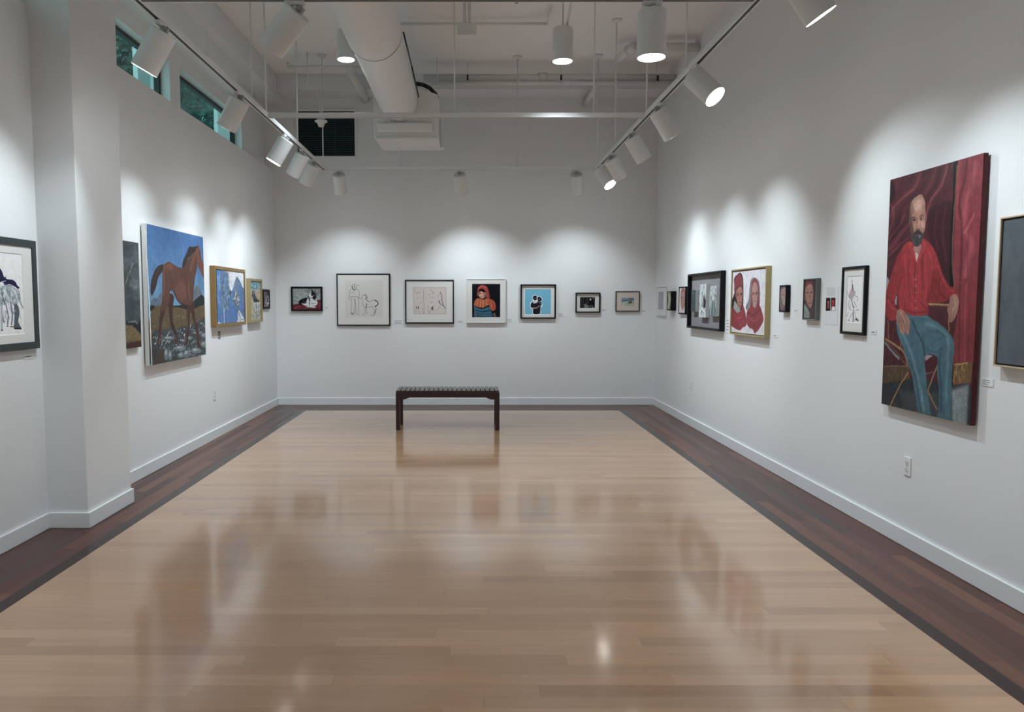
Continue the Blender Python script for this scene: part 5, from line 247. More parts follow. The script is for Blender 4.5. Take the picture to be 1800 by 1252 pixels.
def paint(key, H):
    w_, h_, ops = ART[key]; asp = w_ / h_; W = max(8, int(H * asp)); img = np.zeros((H, W, 3))
    sc = H * 4.2 / 1000 * 1.0
    def pts(flat):
        a = np.array(flat, float).reshape(-1, 2); a[:, 0] *= W; a[:, 1] *= H; return a
    def dist(a, X, Y, closed):
        d = np.full(X.shape, 1e9); m = len(a)
        for i in range(m if closed else m - 1):
            p = a[i]; q = a[(i + 1) % m]; v = q - p; L = max(v @ v, 1e-9)
            tt = np.clip(((X - p[0]) * v[0] + (Y - p[1]) * v[1]) / L, 0, 1)
            d = np.minimum(d, (X - p[0] - tt * v[0]) ** 2 + (Y - p[1] - tt * v[1]) ** 2)
        return np.sqrt(d)
    def region(a, pad):
        x0 = max(0, int(a[:, 0].min() - pad)); x1 = min(W, int(a[:, 0].max() + pad) + 2)
        y0 = max(0, int(a[:, 1].min() - pad)); y1 = min(H, int(a[:, 1].max() + pad) + 2)
        if x1 <= x0 or y1 <= y0: return None
        Y, X = np.mgrid[y0:y1, x0:x1] + .5
        return x0, x1, y0, y1, X, Y
    def inside(a, X, Y):
        r = np.zeros(X.shape, bool); m = len(a)
        for i in range(m):
            x1, y1 = a[i]; x2, y2 = a[(i + 1) % m]
            if y1 == y2: continue
            r ^= ((y1 > Y) != (y2 > Y)) & (X < (x2 - x1) * (Y - y1) / (y2 - y1) + x1)
        return r
    def comp(reg, cov, c):
        x0, x1, y0, y1 = reg[:4]; s = img[y0:y1, x0:x1]; cov = cov[..., None]
        img[y0:y1, x0:x1] = s * (1 - cov) + np.array(c, float) * cov
    for o in ops:
        k = o[0]
        if k == 'fill': img[:] = o[1]
        elif k == 'g':
            v = np.clip((np.linspace(0, 1, H) - o[1]) / (o[2] - o[1]), 0, 1)[:, None, None]; img = img * (1 - v) + np.array(o[3], float) * v
        elif k == 'p':
            a = pts(o[2]) if (len(o[2]) == 8) else spline(pts(o[2]), True, 4); s = max(.7, o[3] * sc * .25); reg = region(a, s + 1)
            if reg is None: continue
            X, Y = reg[4:]; d = dist(a, X, Y, True); d = np.where(inside(a, X, Y), d, -d)
            q = np.clip(d / (2 * s) + .5, 0, 1); comp(reg, q * q * (3 - 2 * q) * o[4], o[1])
        elif k == 'l':
            a = spline(pts(o[3]), False, 5); hw = o[2] * H / 2; s = max(.6, o[5] * sc * .25); reg = region(a, hw + s + 1)
            if reg is None: continue
            X, Y = reg[4:]; d = hw - dist(a, X, Y, False); q = np.clip(d / (2 * s) + .5, 0, 1); comp(reg, q * q * (3 - 2 * q) * o[4], o[1])
        elif k == 'd':
            a = pts(o[1]); rs = np.random.RandomState(o[8]); lo = a.min(0); hi = a.max(0); cnt = 0; tr = 0
            while cnt < o[3] and tr < o[3] * 8:
                tr += 1; p = lo + rs.rand(2) * (hi - lo)
                if not inside(a, np.array([p[0]]), np.array([p[1]]))[0]: continue
                cnt += 1; an = o[6] + (rs.rand() - .5) * 2 * o[7]; L = o[4] * H * (.4 + .6 * rs.rand()) / 2; dv = np.array([math.cos(an), math.sin(an)]) * L
                cv = np.array([-dv[1], dv[0]]) * (rs.rand() - .5) * .5
                b = spline(np.array([p - dv, p + cv, p + dv]), False, 3); hw = max(.35, o[5] * H / 2 * (.5 + .7 * rs.rand())); reg = region(b, hw + 2)
                if reg is None: continue
                X, Y = reg[4:]; q = np.clip((hw - dist(b, X, Y, False)) / 1.4 + .5, 0, 1); comp(reg, q * o[9], o[2][rs.randint(len(o[2]))])
        elif k == 'n':
            rs = np.random.RandomState(o[3]); nn = vnoise(H, W, o[2], rs) * .6 + vnoise(H, W, o[2] // 3 + 2, rs) * .4
            img *= (1 + o[1] * (nn - .5) * 2)[..., None]
    if key in OIL:      # painterly pass: wobble the edges and break the flats into brush marks
        rs = np.random.RandomState(len(key) * 7 + H); am = H * .0045 * OIL[key]
        dx = (vnoise(H, W, 45, rs) - .5) * 2 * am + (vnoise(H, W, 110, rs) - .5) * am; dy = (vnoise(H, W, 45, rs) - .5) * 2 * am + (vnoise(H, W, 110, rs) - .5) * am
        yy, xx = np.mgrid[0:H, 0:W]
        sx = np.clip(xx + dx, 0, W - 1.001); sy = np.clip(yy + dy, 0, H - 1.001); x0 = sx.astype(int); y0 = sy.astype(int); fx = (sx - x0)[..., None]; fy = (sy - y0)[..., None]
        x1 = np.minimum(x0 + 1, W - 1); y1 = np.minimum(y0 + 1, H - 1)
        img = (img[y0, x0] * (1 - fx) + img[y0, x1] * fx) * (1 - fy) + (img[y1, x0] * (1 - fx) + img[y1, x1] * fx) * fy
        v = (vnoise(H, W, 28, rs) - .5) * .26 + (vnoise(H, W, 90, rs) - .5) * .30 + (vnoise(H, W, 9, rs) - .5) * .16
        img = img * (1 + v[..., None] * OIL[key])
        for c in range(3): img[..., c] *= 1 + (vnoise(H, W, 22, rs) - .5) * .12 * OIL[key]
    return np.clip(img, 0, 255)
OIL = {'seated': .38, 'horse': .28, 'smoky': .5, 'blueab': .45, 'beach': .45, 'tri': .5, 'dog': .4, 'olive': .5, 'pinkface': .35, 'twins': .28, 'oldman': .45, 'redcap': .4, 'inkhorse': .2, 'woman': .25, 'bwphoto': .3, 'beachsmall': .3}
ARTM = {}
def artmat(name, rough, spec):
    if name in ARTM: return ARTM[name]
    m = bpy.data.materials.new(name); m.use_nodes = True; n = m.node_tree.nodes; l = m.node_tree.links; b = n['Principled BSDF']
    at = n.new('ShaderNodeAttribute'); at.attribute_name = 'paint'
    l.new(at.outputs['Color'], b.inputs['Base Color']); b.inputs['Roughness'].default_value = rough; b.inputs['Specular IOR Level'].default_value = spec
    if name == 'oil_paint':
        tc = n.new('ShaderNodeTexCoord'); nz = n.new('ShaderNodeTexNoise'); nz.inputs['Scale'].default_value = 90; l.new(tc.outputs['Object'], nz.inputs['Vector'])
        bp = n.new('ShaderNodeBump'); bp.inputs['Strength'].default_value = .2; bp.inputs['Distance'].default_value = .001
        l.new(nz.outputs['Fac'], bp.inputs['Height']); l.new(bp.outputs[0], b.inputs['Normal'])
    ARTM[name] = m; return m
ART_GAIN = 1.0
def art_mesh(name, key, H, parent, x0, x1, z0, z1, y, paper=False, m='oil_paint'):
    img = paint(key, H)[::-1]; H, W = img.shape[:2]
    nx, nz = W, H
    X = np.linspace(x0, x1, nx); Z = np.linspace(z0, z1, nz)
    co = np.zeros((nz, nx, 3), np.float32); co[..., 0] = X[None]; co[..., 2] = Z[:, None]; co[..., 1] = y
    me = bpy.data.meshes.new(name); nv = nx * nz; nf = (nx - 1) * (nz - 1)
    me.vertices.add(nv); me.vertices.foreach_set('co', co.ravel())
    i = (np.arange(nz - 1)[:, None] * nx + np.arange(nx - 1)[None]).ravel()
    lo = np.stack([i, i + 1, i + 1 + nx, i + nx], 1).astype(np.int32)
    me.loops.add(nf * 4); me.loops.foreach_set('vertex_index', lo.ravel())
    me.polygons.add(nf); me.polygons.foreach_set('loop_start', np.arange(0, nf * 4, 4, dtype=np.int32))
    me.update(calc_edges=True)
    ca = me.color_attributes.new('paint', 'FLOAT_COLOR', 'POINT')
    lin = s2l(img.reshape(-1, 3)) * (1.4 if m == 'print_paper' else ART_GAIN); lum = lin.mean(1, keepdims=True)
    col = np.ones((nv, 4), np.float32); col[:, :3] = np.clip(lum + (lin - lum) * .82, 0, .86)
    ca.data.foreach_set('color', col.ravel())
    me.materials.append(artmat(m, .45 if m == 'oil_paint' else .6, .2 if m == 'oil_paint' else .12))
    o = bpy.data.objects.new(name, me); C.objects.link(o); o.parent = parent; return o
def ring(bm, x0, x1, z0, z1, w, y0, y1, mi=0, wt=None, wb=None):
    # rectangular moulding, y0 (wall side) to y1 (room side, smaller y)
    wt = w if wt is None else wt; wb = w if wb is None else wb
    o_ = [(x0, z0), (x1, z0), (x1, z1), (x0, z1)]; i_ = [(x0 + w, z0 + wb), (x1 - w, z0 + wb), (x1 - w, z1 - wt), (x0 + w, z1 - wt)]
    V = [[bm.verts.new((x, y, z)) for x, z in P] for P, y in ((o_, y0), (o_, y1), (i_, y1), (i_, y0))]
    for a, b in zip(V, V[1:] + V[:1]):
        for k in range(4): bm.faces.new((a[k], a[(k + 1) % 4], b[(k + 1) % 4], b[k])).material_index = mi
def wall_place(wall, s0, s1, z0, z1):
    s = (s0 + s1) / 2; z = (z0 + z1) / 2
    if wall == 'B': return (s, BK, z), 0
    if wall == 'R': return (XR, s, z), -math.pi / 2
    return (XL, s, z), math.pi / 2
def picture(name, label, wall, s0, s1, z0, z1, dep, key, H, fw=None, fmat=None, rec=.006, mat_m=None, side_m=None, paper=False, liner=None, cat='painting'):
    loc, rz = wall_place(wall, s0, s1, z0, z1); T = thing(name, label, cat, loc, rz)
    W = abs(s1 - s0) / 2; Hh = (z1 - z0) / 2
    r = RECT[key]; sg = -1 if wall == 'R' else 1
    def lx(s): return (s - (s0 + s1) / 2) * sg
    ax0, ax1 = lx(r[0]), lx(r[1]); az0, az1 = r[2] - (z0 + z1) / 2, r[3] - (z0 + z1) / 2
    am = 'print_paper' if paper else 'oil_paint'
    if fw is None:      # stretched canvas
        bm = NB(); box(bm, -W, W, -dep + .001, -.012, -Hh, Hh); obj('canvas', bm, side_m, T, bevel=.003)
        art_mesh('painted_face', key, H, T, -W + .001, W - .001, -Hh + .001, Hh - .001, -dep - .0004, m=am)
        bm = NB()
        bm.free()
        for zz in (-Hh + .04, Hh - .08):
            bm = NB(); box(bm, -W + .04, W - .04, -.0125, -.0005, zz, zz + .04)
            obj('stretcher_bar', bm, mat('pine', (.45, .33, .2), .7, .3, var=.1), T)
        return T
    bm = NB(); ring(bm, -W, W, -Hh, Hh, fw, -.001, -dep); obj('frame', bm, fmat, T, bevel=min(.002, fw * .2))
    yb = -dep + rec
    if liner:
        bm = NB(); ring(bm, -W + fw, W - fw, -Hh + fw, Hh - fw, liner[0], yb + .004, yb - .001); obj('liner', bm, liner[1], T)
    if mat_m:
        bm = NB(); m0 = yb + .0015
        V = [(-W + fw, -Hh + fw), (W - fw, -Hh + fw), (W - fw, Hh - fw), (-W + fw, Hh - fw)]; I = [(ax0, az0), (ax1, az0), (ax1, az1), (ax0, az1)]
        b_ = .004; J = [(ax0 + b_, az0 + b_), (ax1 - b_, az0 + b_), (ax1 - b_, az1 - b_), (ax0 + b_, az1 - b_)]
        R = [[bm.verts.new((x, y, z)) for x, z in P] for P, y in ((V, m0), (I, m0), (J, m0 + .003))]
        for a, b in zip(R, R[1:]):
            for k in range(4): bm.faces.new((a[k], a[(k + 1) % 4], b[(k + 1) % 4], b[k]))
        obj('mat_board', bm, mat_m, T)
        art_mesh('artwork', key, H, T, ax0, ax1, az0, az1, m0 + .0032, m=am)
    else:
        art_mesh('painted_face', key, H, T, ax0, ax1, az0, az1, yb - .0004, m=am)
    bm = NB(); box(bm, -W + fw * .6, W - fw * .6, max(yb + .0055, -dep + .004) if dep > .012 else -.003, -.002, -Hh + fw * .6, Hh - fw * .6); obj('backing_board', bm, mat('backing', (.25, .2, .15), .8, .2), T)
    return T

BLK = mat('black_frame', (.006, .006, .008), .45, .18, scale=60, var=.1)
CHAR = mat('charcoal_frame', (.032, .045, .046), .4, .5, scale=60, var=.15)
DKW = mat('dark_wood_frame', (.035, .022, .018), .4, .5, scale=40, var=.25)
GOLD = mat('gold_frame', (.42, .33, .16), .42, .5, metal=.35, scale=30, var=.1)
BRASS = mat('aged_gold_frame', (.27, .165, .06), .4, .5, metal=.3, scale=40, var=.2)
GREYF = mat('grey_frame', (.17, .19, .19), .45, .4, scale=40, var=.08)
WHF = mat('white_frame', (.70, .70, .70), .45, .4, scale=40, var=.02)
MATW = mat('white_mat', (.74, .73, .71), .8, .2, scale=80, var=.01)
MATG = mat('warm_grey_mat', (.55, .53, .49), .8, .2, scale=80, var=.01)
MATB = mat('beige_mat', (.60, .53, .48), .8, .2, scale=80, var=.01)
CANW = mat('raw_canvas', (.78, .77, .74), .8, .2, bump=.3, scale=300, var=.03)
MAROON = mat('maroon_canvas_edge', (.085, .016, .022), .6, .3, scale=12, var=.3)
DKCAN = mat('dark_canvas_edge', (.05, .05, .05), .7, .3, var=.2)
LWOOD = mat('light_wood_frame', (.55, .42, .28), .5, .4, scale=30, var=.1)

# --- back wall, left to right
picture('framed_painting', 'small black-framed painting of a black and white dog lying on red cloth', 'B', -2.575, -2.125, 1.369, 1.720, .045, 'dog', 190, .024, BLK, .010)
picture('framed_drawing', 'large square black-framed line drawing of a horned man beside a woolly animal', 'B', -1.921, -1.151, 1.156, 1.907, .03, 'minotaur', 420, .017, BLK, .006, mat_m=None, paper=True, cat='drawing', liner=(.012, MATW))
picture('framed_print', 'black-framed pinkish etching of sketched faces in a pale mat', 'B', -.934, -.229, 1.189, 1.818, .034, 'faces', 340, .018, BLK, .010, paper=True, cat='print', liner=(.010, MATW))
picture('framed_painting', 'white-framed dark portrait of a woman in a red headscarf', 'B', -.049, .516, 1.197, 1.834, .04, 'woman', 320, .012, WHF, .006, mat_m=MATW, paper=True)
picture('framed_print', 'black-framed light blue picture of two dark figures embracing', 'B', .729, 1.241, 1.259, 1.753, .04, 'couple', 300, .019, BLK, .028, mat_m=MATW, paper=True, cat='print')
picture('framed_photograph', 'small black-framed black and white photograph in a white mat', 'B', 1.524, 1.880, 1.345, 1.635, .045, 'bwphoto', 150, .017, BLK, .030, mat_m=MATW, paper=True, cat='photograph')
picture('framed_print', 'small dark wood frame with a beige mat around a tiny beach scene', 'B', 2.101, 2.449, 1.361, 1.655, .035, 'beachsmall', 110, .014, DKW, .006, mat_m=MATB, paper=True, cat='print', liner=None)
# --- left wall, near to far
picture('framed_drawing', 'ink drawing of a horse seen from behind in a charcoal frame beside the column', 'L', 3.84, 4.805, 1.203, 1.888, .03, 'inkhorse', 360, .045, CHAR, .006, mat_m=MATW, paper=True, cat='drawing')
picture('canvas_painting', 'dark smoky landscape painting half hidden behind the column', 'L', 5.6, 6.288, 1.122, 1.993, .03, 'smoky', 300, None, None, side_m=DKCAN)
picture('canvas_painting', 'tall unframed painting of a brown horse on rocks under blue sky', 'L', 6.392, 7.759, .952, 2.167, .05, 'horse', 440, None, None, side_m=CANW)
picture('framed_painting', 'blue and white abstract painting in an aged gold frame beside the horse painting', 'L', 8.07, 9.16, 1.225, 1.892, .058, 'blueab', 300, .035, BRASS, .010)
picture('framed_painting', 'upright painting of beach figures in a pale gold frame on the left wall', 'L', 9.376, 9.925, 1.237, 1.797, .052, 'beach', 240, .03, GOLD, .014)
picture('framed_painting', 'small black-framed painting with a white triangular figure near the left corner', 'L', 10.07, 10.40, 1.406, 1.671, .025, 'tri', 110, .03, BLK, .005)
# --- right wall, far to near
picture('framed_print', 'white-framed mauve picture nearest the right back corner', 'R', 10.64, 10.16, 1.305, 1.712, .025, 'mauve', 60, .012, WHF, .005, mat_m=MATW, paper=True, cat='print')
picture('framed_painting', 'small olive and white painting in a deep black box frame', 'R', 9.91, 9.70, 1.389, 1.640, .07, 'olive', 90, .012, BLK, .005)
picture('framed_painting', 'pink face on white in a thin black frame behind the shadow box', 'R', 9.49, 9.205, 1.348, 1.69, .03, 'pinkface', 110, .014, BLK, .005)
picture('framed_painting', 'white painting of two red-hooded people in a gold frame', 'R', 7.54, 6.65, 1.176, 1.822, .05, 'twins', 330, .014, GOLD, .010)
picture('framed_painting', 'tiny pale portrait in a deep black frame right of the gold-framed pair', 'R', 6.38, 6.25, 1.414, 1.642, .04, 'oldman', 90, .010, BLK, .005)
picture('framed_painting', 'portrait in a red cap inside a deep grey frame', 'R', 5.94, 5.715, 1.358, 1.682, .035, 'redcap', 170, .009, GREYF, .007)
picture('framed_drawing', 'tall narrow ink figure drawing in a black frame beside the large portrait', 'R', 5.35, 5.03, 1.273, 1.746, .025, 'rider', 240, .020, BLK, .008, mat_m=MATW, paper=True, cat='drawing')
picture('canvas_painting', 'very large portrait of a seated bald man in a red shirt and jeans', 'R', 4.75, 3.895, .848, 2.266, .038, 'seated', 640, None, None, side_m=MAROON)
picture('framed_painting', 'plain grey canvas in a thin light wood frame at the right edge', 'R', 3.75, 2.98, 1.178, 1.918, .04, 'greyab', 90, .008, LWOOD, .010, liner=(.006, BLK))

# --- black shadow box with three carved panels
sy0, sy1, sz0, sz1, sd = 9.03, 7.835, 1.190, 1.830, .055
loc, rz = wall_place('R', sy0, sy1, sz0, sz1)
T = thing('shadow_box', 'black shadow box with three standing carved grey panels', 'shadow box', loc, rz)
W, Hh = (sy0 - sy1) / 2, (sz1 - sz0) / 2
bm = NB(); ring(bm, -W, W, -Hh, Hh, .026, -.001, -sd, wt=.022, wb=.022); obj('frame', bm, BLK, T, bevel=.002)
bm = NB(); box(bm, -W + .02, W - .02, -.008, -.002, -Hh + .015, Hh - .015); obj('backing_board', bm, mat('grey_mat_board', (.25, .24, .255), .8, .2, var=.02), T)
PANM = mat('panel_edge', (.50, .51, .52), .6, .3, var=.02)
def panel_art(seed, dark):
    rs = random.Random(seed); ops = [('fill', dark and (70, 84, 88) or (200, 206, 208))]
    ops.append(('d', [0, 0, 1, 0, 1, 1, 0, 1], [(220, 224, 224), (150, 160, 164), (96, 108, 112), (186, 194, 196)] if not dark else [(60, 76, 80), (96, 112, 116), (40, 50, 54)], 60, .22, .05, 1.4, .7, seed, .7))
    for i in range(9):
        x = rs.random(); y = rs.random() * .6; ops.append(('l', (34, 38, 42), .02, [x, y, x + rs.uniform(-.25, .25), y + .15, x + rs.uniform(-.3, .3), y + .3], .85, 1))
    return ops
def panel_shape(seed):
    if seed == 2:
        return [('p', (30, 34, 38), [.72, .35, .98, .5, .95, .72, .6, .68], 1, 1)] + [('l', (232, 234, 232), .035, [.45, .72, x, .86 + .03 * (i % 2), x2, .97], 1, 1) for i, (x, x2) in enumerate(((.1, .05), (.3, .22), (.5, .42), (.72, .62), (.9, .82)))] + [('l', (30, 32, 36), .012, [.4, .76, x, .9], 1, 0) for x in (.2, .4, .6, .8)]
    if seed == 3:
        return [('p', (90, 110, 116), [.1, .7, .5, .45, .95, .75, .9, 1, .02, 1], 2, .9), ('l', (236, 240, 240), .03, [.4, .1, .35, .5, .15, .95], .9, 1), ('l', (40, 50, 56), .03, [.85, .1, .8, .5, .95, .8], .9, 1), ('l', (210, 214, 212), .02, [.6, .5, .7, .95], .9, 1)]
    return []
for seed, ya, yb, za, zb, dk in ((1, 8.89, 8.72, 1.385, 1.64, True), (2, 8.58, 8.335, 1.325, 1.70, False), (3, 8.21, 7.99, 1.345, 1.672, False)):
    ART['p%d' % seed] = (abs(ya - yb), zb - za, panel_art(seed, dk) + panel_shape(seed))
    cy, cz = (sy0 + sy1) / 2, (sz0 + sz1) / 2
    x0, x1 = -(ya - cy), -(yb - cy)
    bm = NB(); box(bm, x0, x1, -.047, -.008, za - cz, zb - cz); p_ = obj('carved_panel', bm, PANM, T, bevel=.002)
    a_ = art_mesh('carved_face', 'p%d' % seed, 110, p_, x0, x1, za - cz, zb - cz, -.0475)

# --- typed sheet with a photo, pinned right of the grey-framed portrait
loc, rz = wall_place('R', 5.63, 5.435, 1.332, 1.612)
T = thing('handout_sheet', 'white text sheet with two small portrait photos fixed to the right wall', 'notice', loc, rz)
bm = NB(); box(bm, -.0975, .0975, -.0016, -.0004, -.14, .14); obj('paper', bm, mat('paper', (.78, .78, .79), .8, .2), T)
art_mesh('print', 'handout', 170, T, -.0875, .0875, -.132, .133, -.002, m='print_paper')

# --- wall labels beside the works
LAB = mat('label_card', (.82, .82, .83), .7, .2); INK = mat('label_ink', (.22, .22, .24), .8, .1)
def wall_label(wall, s, z, w, h, rows, what, dark=False):
    loc, rz = wall_place(wall, s, s, z, z)
    T = thing('wall_label', what, 'label', loc, rz)
    bm = NB(); box(bm, -w / 2, w / 2, -.003, -.0005, -h / 2, h / 2); obj('card', bm, INK if dark else LAB, T)
    rs = random.Random(int(s * 100))
    for i in range(rows):
        bm = NB()
        zz = h / 2 - h * (i + 1) / (rows + 1); L = w * rs.uniform(.45, .8)
        box(bm, -w * .42, -w * .42 + L, -.0036, -.003, zz - h * .11 / rows, zz + h * .11 / rows)
        obj('text_line', bm, LAB if dark else INK, T)
wall_label('B', -2.06, 1.417, .07, .035, 2, 'small white label right of the dog painting')
wall_label('B', -1.03, 1.21, .15, .07, 3, 'white label between the large line drawing and the etching')
wall_label('B', -.13, 1.215, .10, .04, 2, 'white label right of the pinkish etching')
wall_label('B', .585, 1.235, .09, .055, 3, 'white label right of the woman in the headscarf')
wall_label('B', 1.32, 1.315, .10, .06, 3, 'white label right of the light blue picture')
wall_label('B', 1.95, 1.38, .10, .05, 2, 'white label right of the black and white photograph')
wall_label('B', 2.52, 1.37, .07, .035, 1, 'white label right of the tiny beach scene')
wall_label('R', 7.73, 1.26, .09, .16, 4, 'upright white label between the shadow box and the gold frame')
wall_label('R', 6.52, 1.205, .09, .03, 1, 'white label at the lower right of the gold-framed pair')
wall_label('R', 6.13, 1.43, .05, .03, 1, 'white label right of the tiny black-framed portrait')
wall_label('R', 4.94, 1.30, .06, .03, 1, 'white label between the narrow figure drawing and the large portrait')
wall_label('R', 3.835, 1.085, .085, .04, 3, 'white label at the lower right of the large seated portrait')
wall_label('L', 8.33, 1.13, .075, .085, 2, 'small dark label below the blue and white abstract', dark=True)
wall_label('L', 4.73, 1.155, .11, .03, 1, 'white label below the ink horse drawing')

# --- wall outlets
def outlet(wall, s, z, what):
    loc, rz = wall_place(wall, s, s, z, z); T = thing('wall_outlet', what, 'outlet', loc, rz, None)
    bm = NB(); box(bm, -.035, .035, -.007, -.0003, -.057, .057); obj('cover_plate', bm, mat('plate_white', (.82, .82, .82), .35, .5), T, bevel=.002)
    for zz in (.02, -.02):
        bm = NB(); cyl(bm, (0, -.007, zz), (0, -.009, zz), .0165, n=20); k = obj('socket', bm, mat('socket_white', (.72, .72, .73), .4, .5), T)
        bm = NB()
        for x, hh in ((-.0065, .009), (.0065, .007)): box(bm, x - .0013, x + .0013, -.0095, -.0088, zz + .002 - hh / 2, zz + .002 + hh / 2)
        cyl(bm, (0, -.0088, zz - .0085), (0, -.0095, zz - .0085), .0026, n=10); obj('slot', bm, BLACKM, k)
    bm = NB(); cyl(bm, (0, -.007, 0), (0, -.0085, 0), .003, n=10); obj('screw', bm, mat('screw', (.5, .5, .5), .3, .5, metal=.6), T)
outlet('R', 4.50, .497, 'white outlet low on the right wall below the large portrait')
outlet('R', 8.955, .487, 'white outlet low on the right wall below the shadow box')
outlet('L', 8.13, .487, 'white outlet low on the left wall below the blue abstract')

# ------------------------------------------------------------------ slatted bench
BW = mat('bench_wood', (.030, .011, .011), .38, .5, scale=25, var=.35)
BT = mat('bench_slat_wood', (.036, .024, .024), .25, .6, scale=25, var=.3)
T = thing('bench', 'dark brown slatted wooden bench standing on the pale floor near the back wall', 'bench', (-.2595, 8.84, 0))
bw, bd, bh = .605, .21, .469
bm = NB(); ns = 22; pit = 2 * bw / ns
for i in range(ns):
    x = -bw + i * pit; box(bm, x + .003, x + pit - .006, -bd, bd, bh - .022, bh)
obj('slatted_seat', bm, BT, T, bevel=.002)
bm = NB()
for y0 in (-bd + .002, bd - .024):
    V = []
    prof = [(-bw, bh - .022), (bw, bh - .022), (bw, bh - .105), (bw - .10, bh - .105), (bw - .16, bh - .082), (-bw + .16, bh - .082), (-bw + .10, bh - .105), (-bw, bh - .105)]
    for y in (y0, y0 + .022): V.append([bm.verts.new((x, y, z)) for x, z in prof])
    bm.faces.new(V[0][::-1]); bm.faces.new(V[1])
    for k in range(8): bm.faces.new((V[0][k], V[0][(k + 1) % 8], V[1][(k + 1) % 8], V[1][k]))
for x0 in (-bw + .004, bw - .026): box(bm, x0, x0 + .022, -bd + .02, bd - .02, bh - .095, bh - .022)
obj('apron', bm, BW, T, bevel=.0015)
for sx in (-1, 1):
    for sy in (-1, 1):
        bm = NB(); cx = sx * (bw - .024); cy = sy * (bd - .024); box(bm, cx - .024, cx + .024, cy - .024, cy + .024, .004, bh - .0225); lg = obj('leg', bm, BW, T, bevel=.002)
        bm = NB(); cyl(bm, (cx, cy, 0), (cx, cy, .006), .014, n=14); obj('foot_glide', bm, mat('glide', (.5, .5, .5), .4, .5), lg)
# ------------------------------------------------------------------ ceiling services
ROOT = lambda *a, **k: thing(*a, **k)
T = thing('air_duct', 'large round white ventilation duct running under the ceiling', 'duct', (-.86, 0, 3.91))
def ducttube(name, y0, y1, r):
    bm = NB(); n_ = 40; R = []
    for y, rr in ((y0, r - .004), (y0, r), (y1, r), (y1, r - .004)): R.append([bm.verts.new((rr * math.cos(2 * math.pi * i / n_), y, rr * math.sin(2 * math.pi * i / n_))) for i in range(n_)])
    for a, b in zip(R, R[1:]):
        for i in range(n_): bm.faces.new((a[i], a[(i + 1) % n_], b[(i + 1) % n_], b[i])).smooth = True
    o = obj(name, bm, DUCT, T); es = o.modifiers.new('es', 'EDGE_SPLIT'); es.split_angle = math.radians(50); return o
ducttube('duct_section', FR + .02, 2.9, .25); ducttube('duct_section', 2.91, 6.87, .25); ducttube('duct_section', 6.85, 9.1, .237); ducttube('duct_section', 9.08, 9.215, .231)
for y, r in ((2.905, .2515), (6.872, .2515), (9.102, .2385)):
    bm = NB(); n_ = 48; R = []
    for yy, rr in ((y - .006, r), (y + .006, r)): R.append([bm.verts.new((rr * math.cos(2 * math.pi * i / n_), yy, rr * math.sin(2 * math.pi * i / n_))) for i in range(n_)])
    for i in range(n_): bm.faces.new((R[0][i], R[0][(i + 1) % n_], R[1][(i + 1) % n_], R[1][i]))
    obj('joint_band', bm, mat('duct_joint', (.035, .03, .03), .6, .3), T)
for y in (1.2, 4.9, 8.0):
    bm = NB(); cyl(bm, (0, y, .236), (0, y, CEIL - 3.91), .005, n=8); obj('hanger_rod', bm, FIXT, T)
# thin black cable along the duct
bm = NB(); tube(bm, [(-.86 + .245, 7.1, 3.99), (-.86 + .25, 8.0, 3.965), (-.86 + .252, 9.05, 3.93)], .008, n=8)
tag(obj('cable', bm, BLACKM), 'thin black cable running along the side of the round duct', 'cable')
# unit box at the end of the duct
T = thing('duct_box', 'white sheet metal box hanging at the far end of the round duct', 'duct box', (-.775, 9.2, 3.5))
bm = NB(); vs = []
pr = [(-.39, 0), (.39, 0), (.39, .50), (.14, .60), (-.39, .60)]
for y in (.02, .60): vs.append([bm.verts.new((x, y, z)) for x, z in pr])
bm.faces.new(vs[0][::-1]); bm.faces.new(vs[1])
for k in range(5): bm.faces.new((vs[0][k], vs[0][(k + 1) % 5], vs[1][(k + 1) % 5], vs[1][k]))
obj('box_body', bm, DUCT, T, bevel=.006)
bm = NB(); box(bm, -.35, .33, -.03, .02, .05, .165); obj('insulation_wrap', bm, DUCT, T, bevel=.02, seg=3)
bm = NB(); box(bm, -.36, .40, .0, .66, -.035, .0); obj('bottom_flange', bm, DUCT, T, bevel=.006)
bm = NB(); box(bm, .40, .435, .5, .66, -.03, .52); obj('side_flange', bm, DUCT, T, bevel=.004)
for x in (-.36, .36):
    bm = NB(); cyl(bm, (x, .5, .5 if x > 0 else .58), (x, .5, CEIL - 3.5), .005, n=8); obj('hanger_rod', bm, FIXT, T)
bm = NB(); pts = [(-.66, 9.40, 4.185), (-.58, 9.45, 4.185), (-.50, 9.5, 4.16), (-.43, 9.55, 4.10), (-.41, 9.6, 4.065)]
tube(bm, pts, .024, n=10); tube(bm, [(-.66, 9.5, 4.15), (-.55, 9.55, 4.13), (-.45, 9.6, 4.07)], .024, n=10); tube(bm, [(-.66, 9.42, 4.14), (-.56, 9.45, 4.105), (-.48, 9.5, 4.07)], .022, n=10)
tag(obj('flexible_hose', bm, mat('hose_black', (.01, .018, .018), .5, .4)), 'black flexible hose lying on top of the duct box', 'hose')
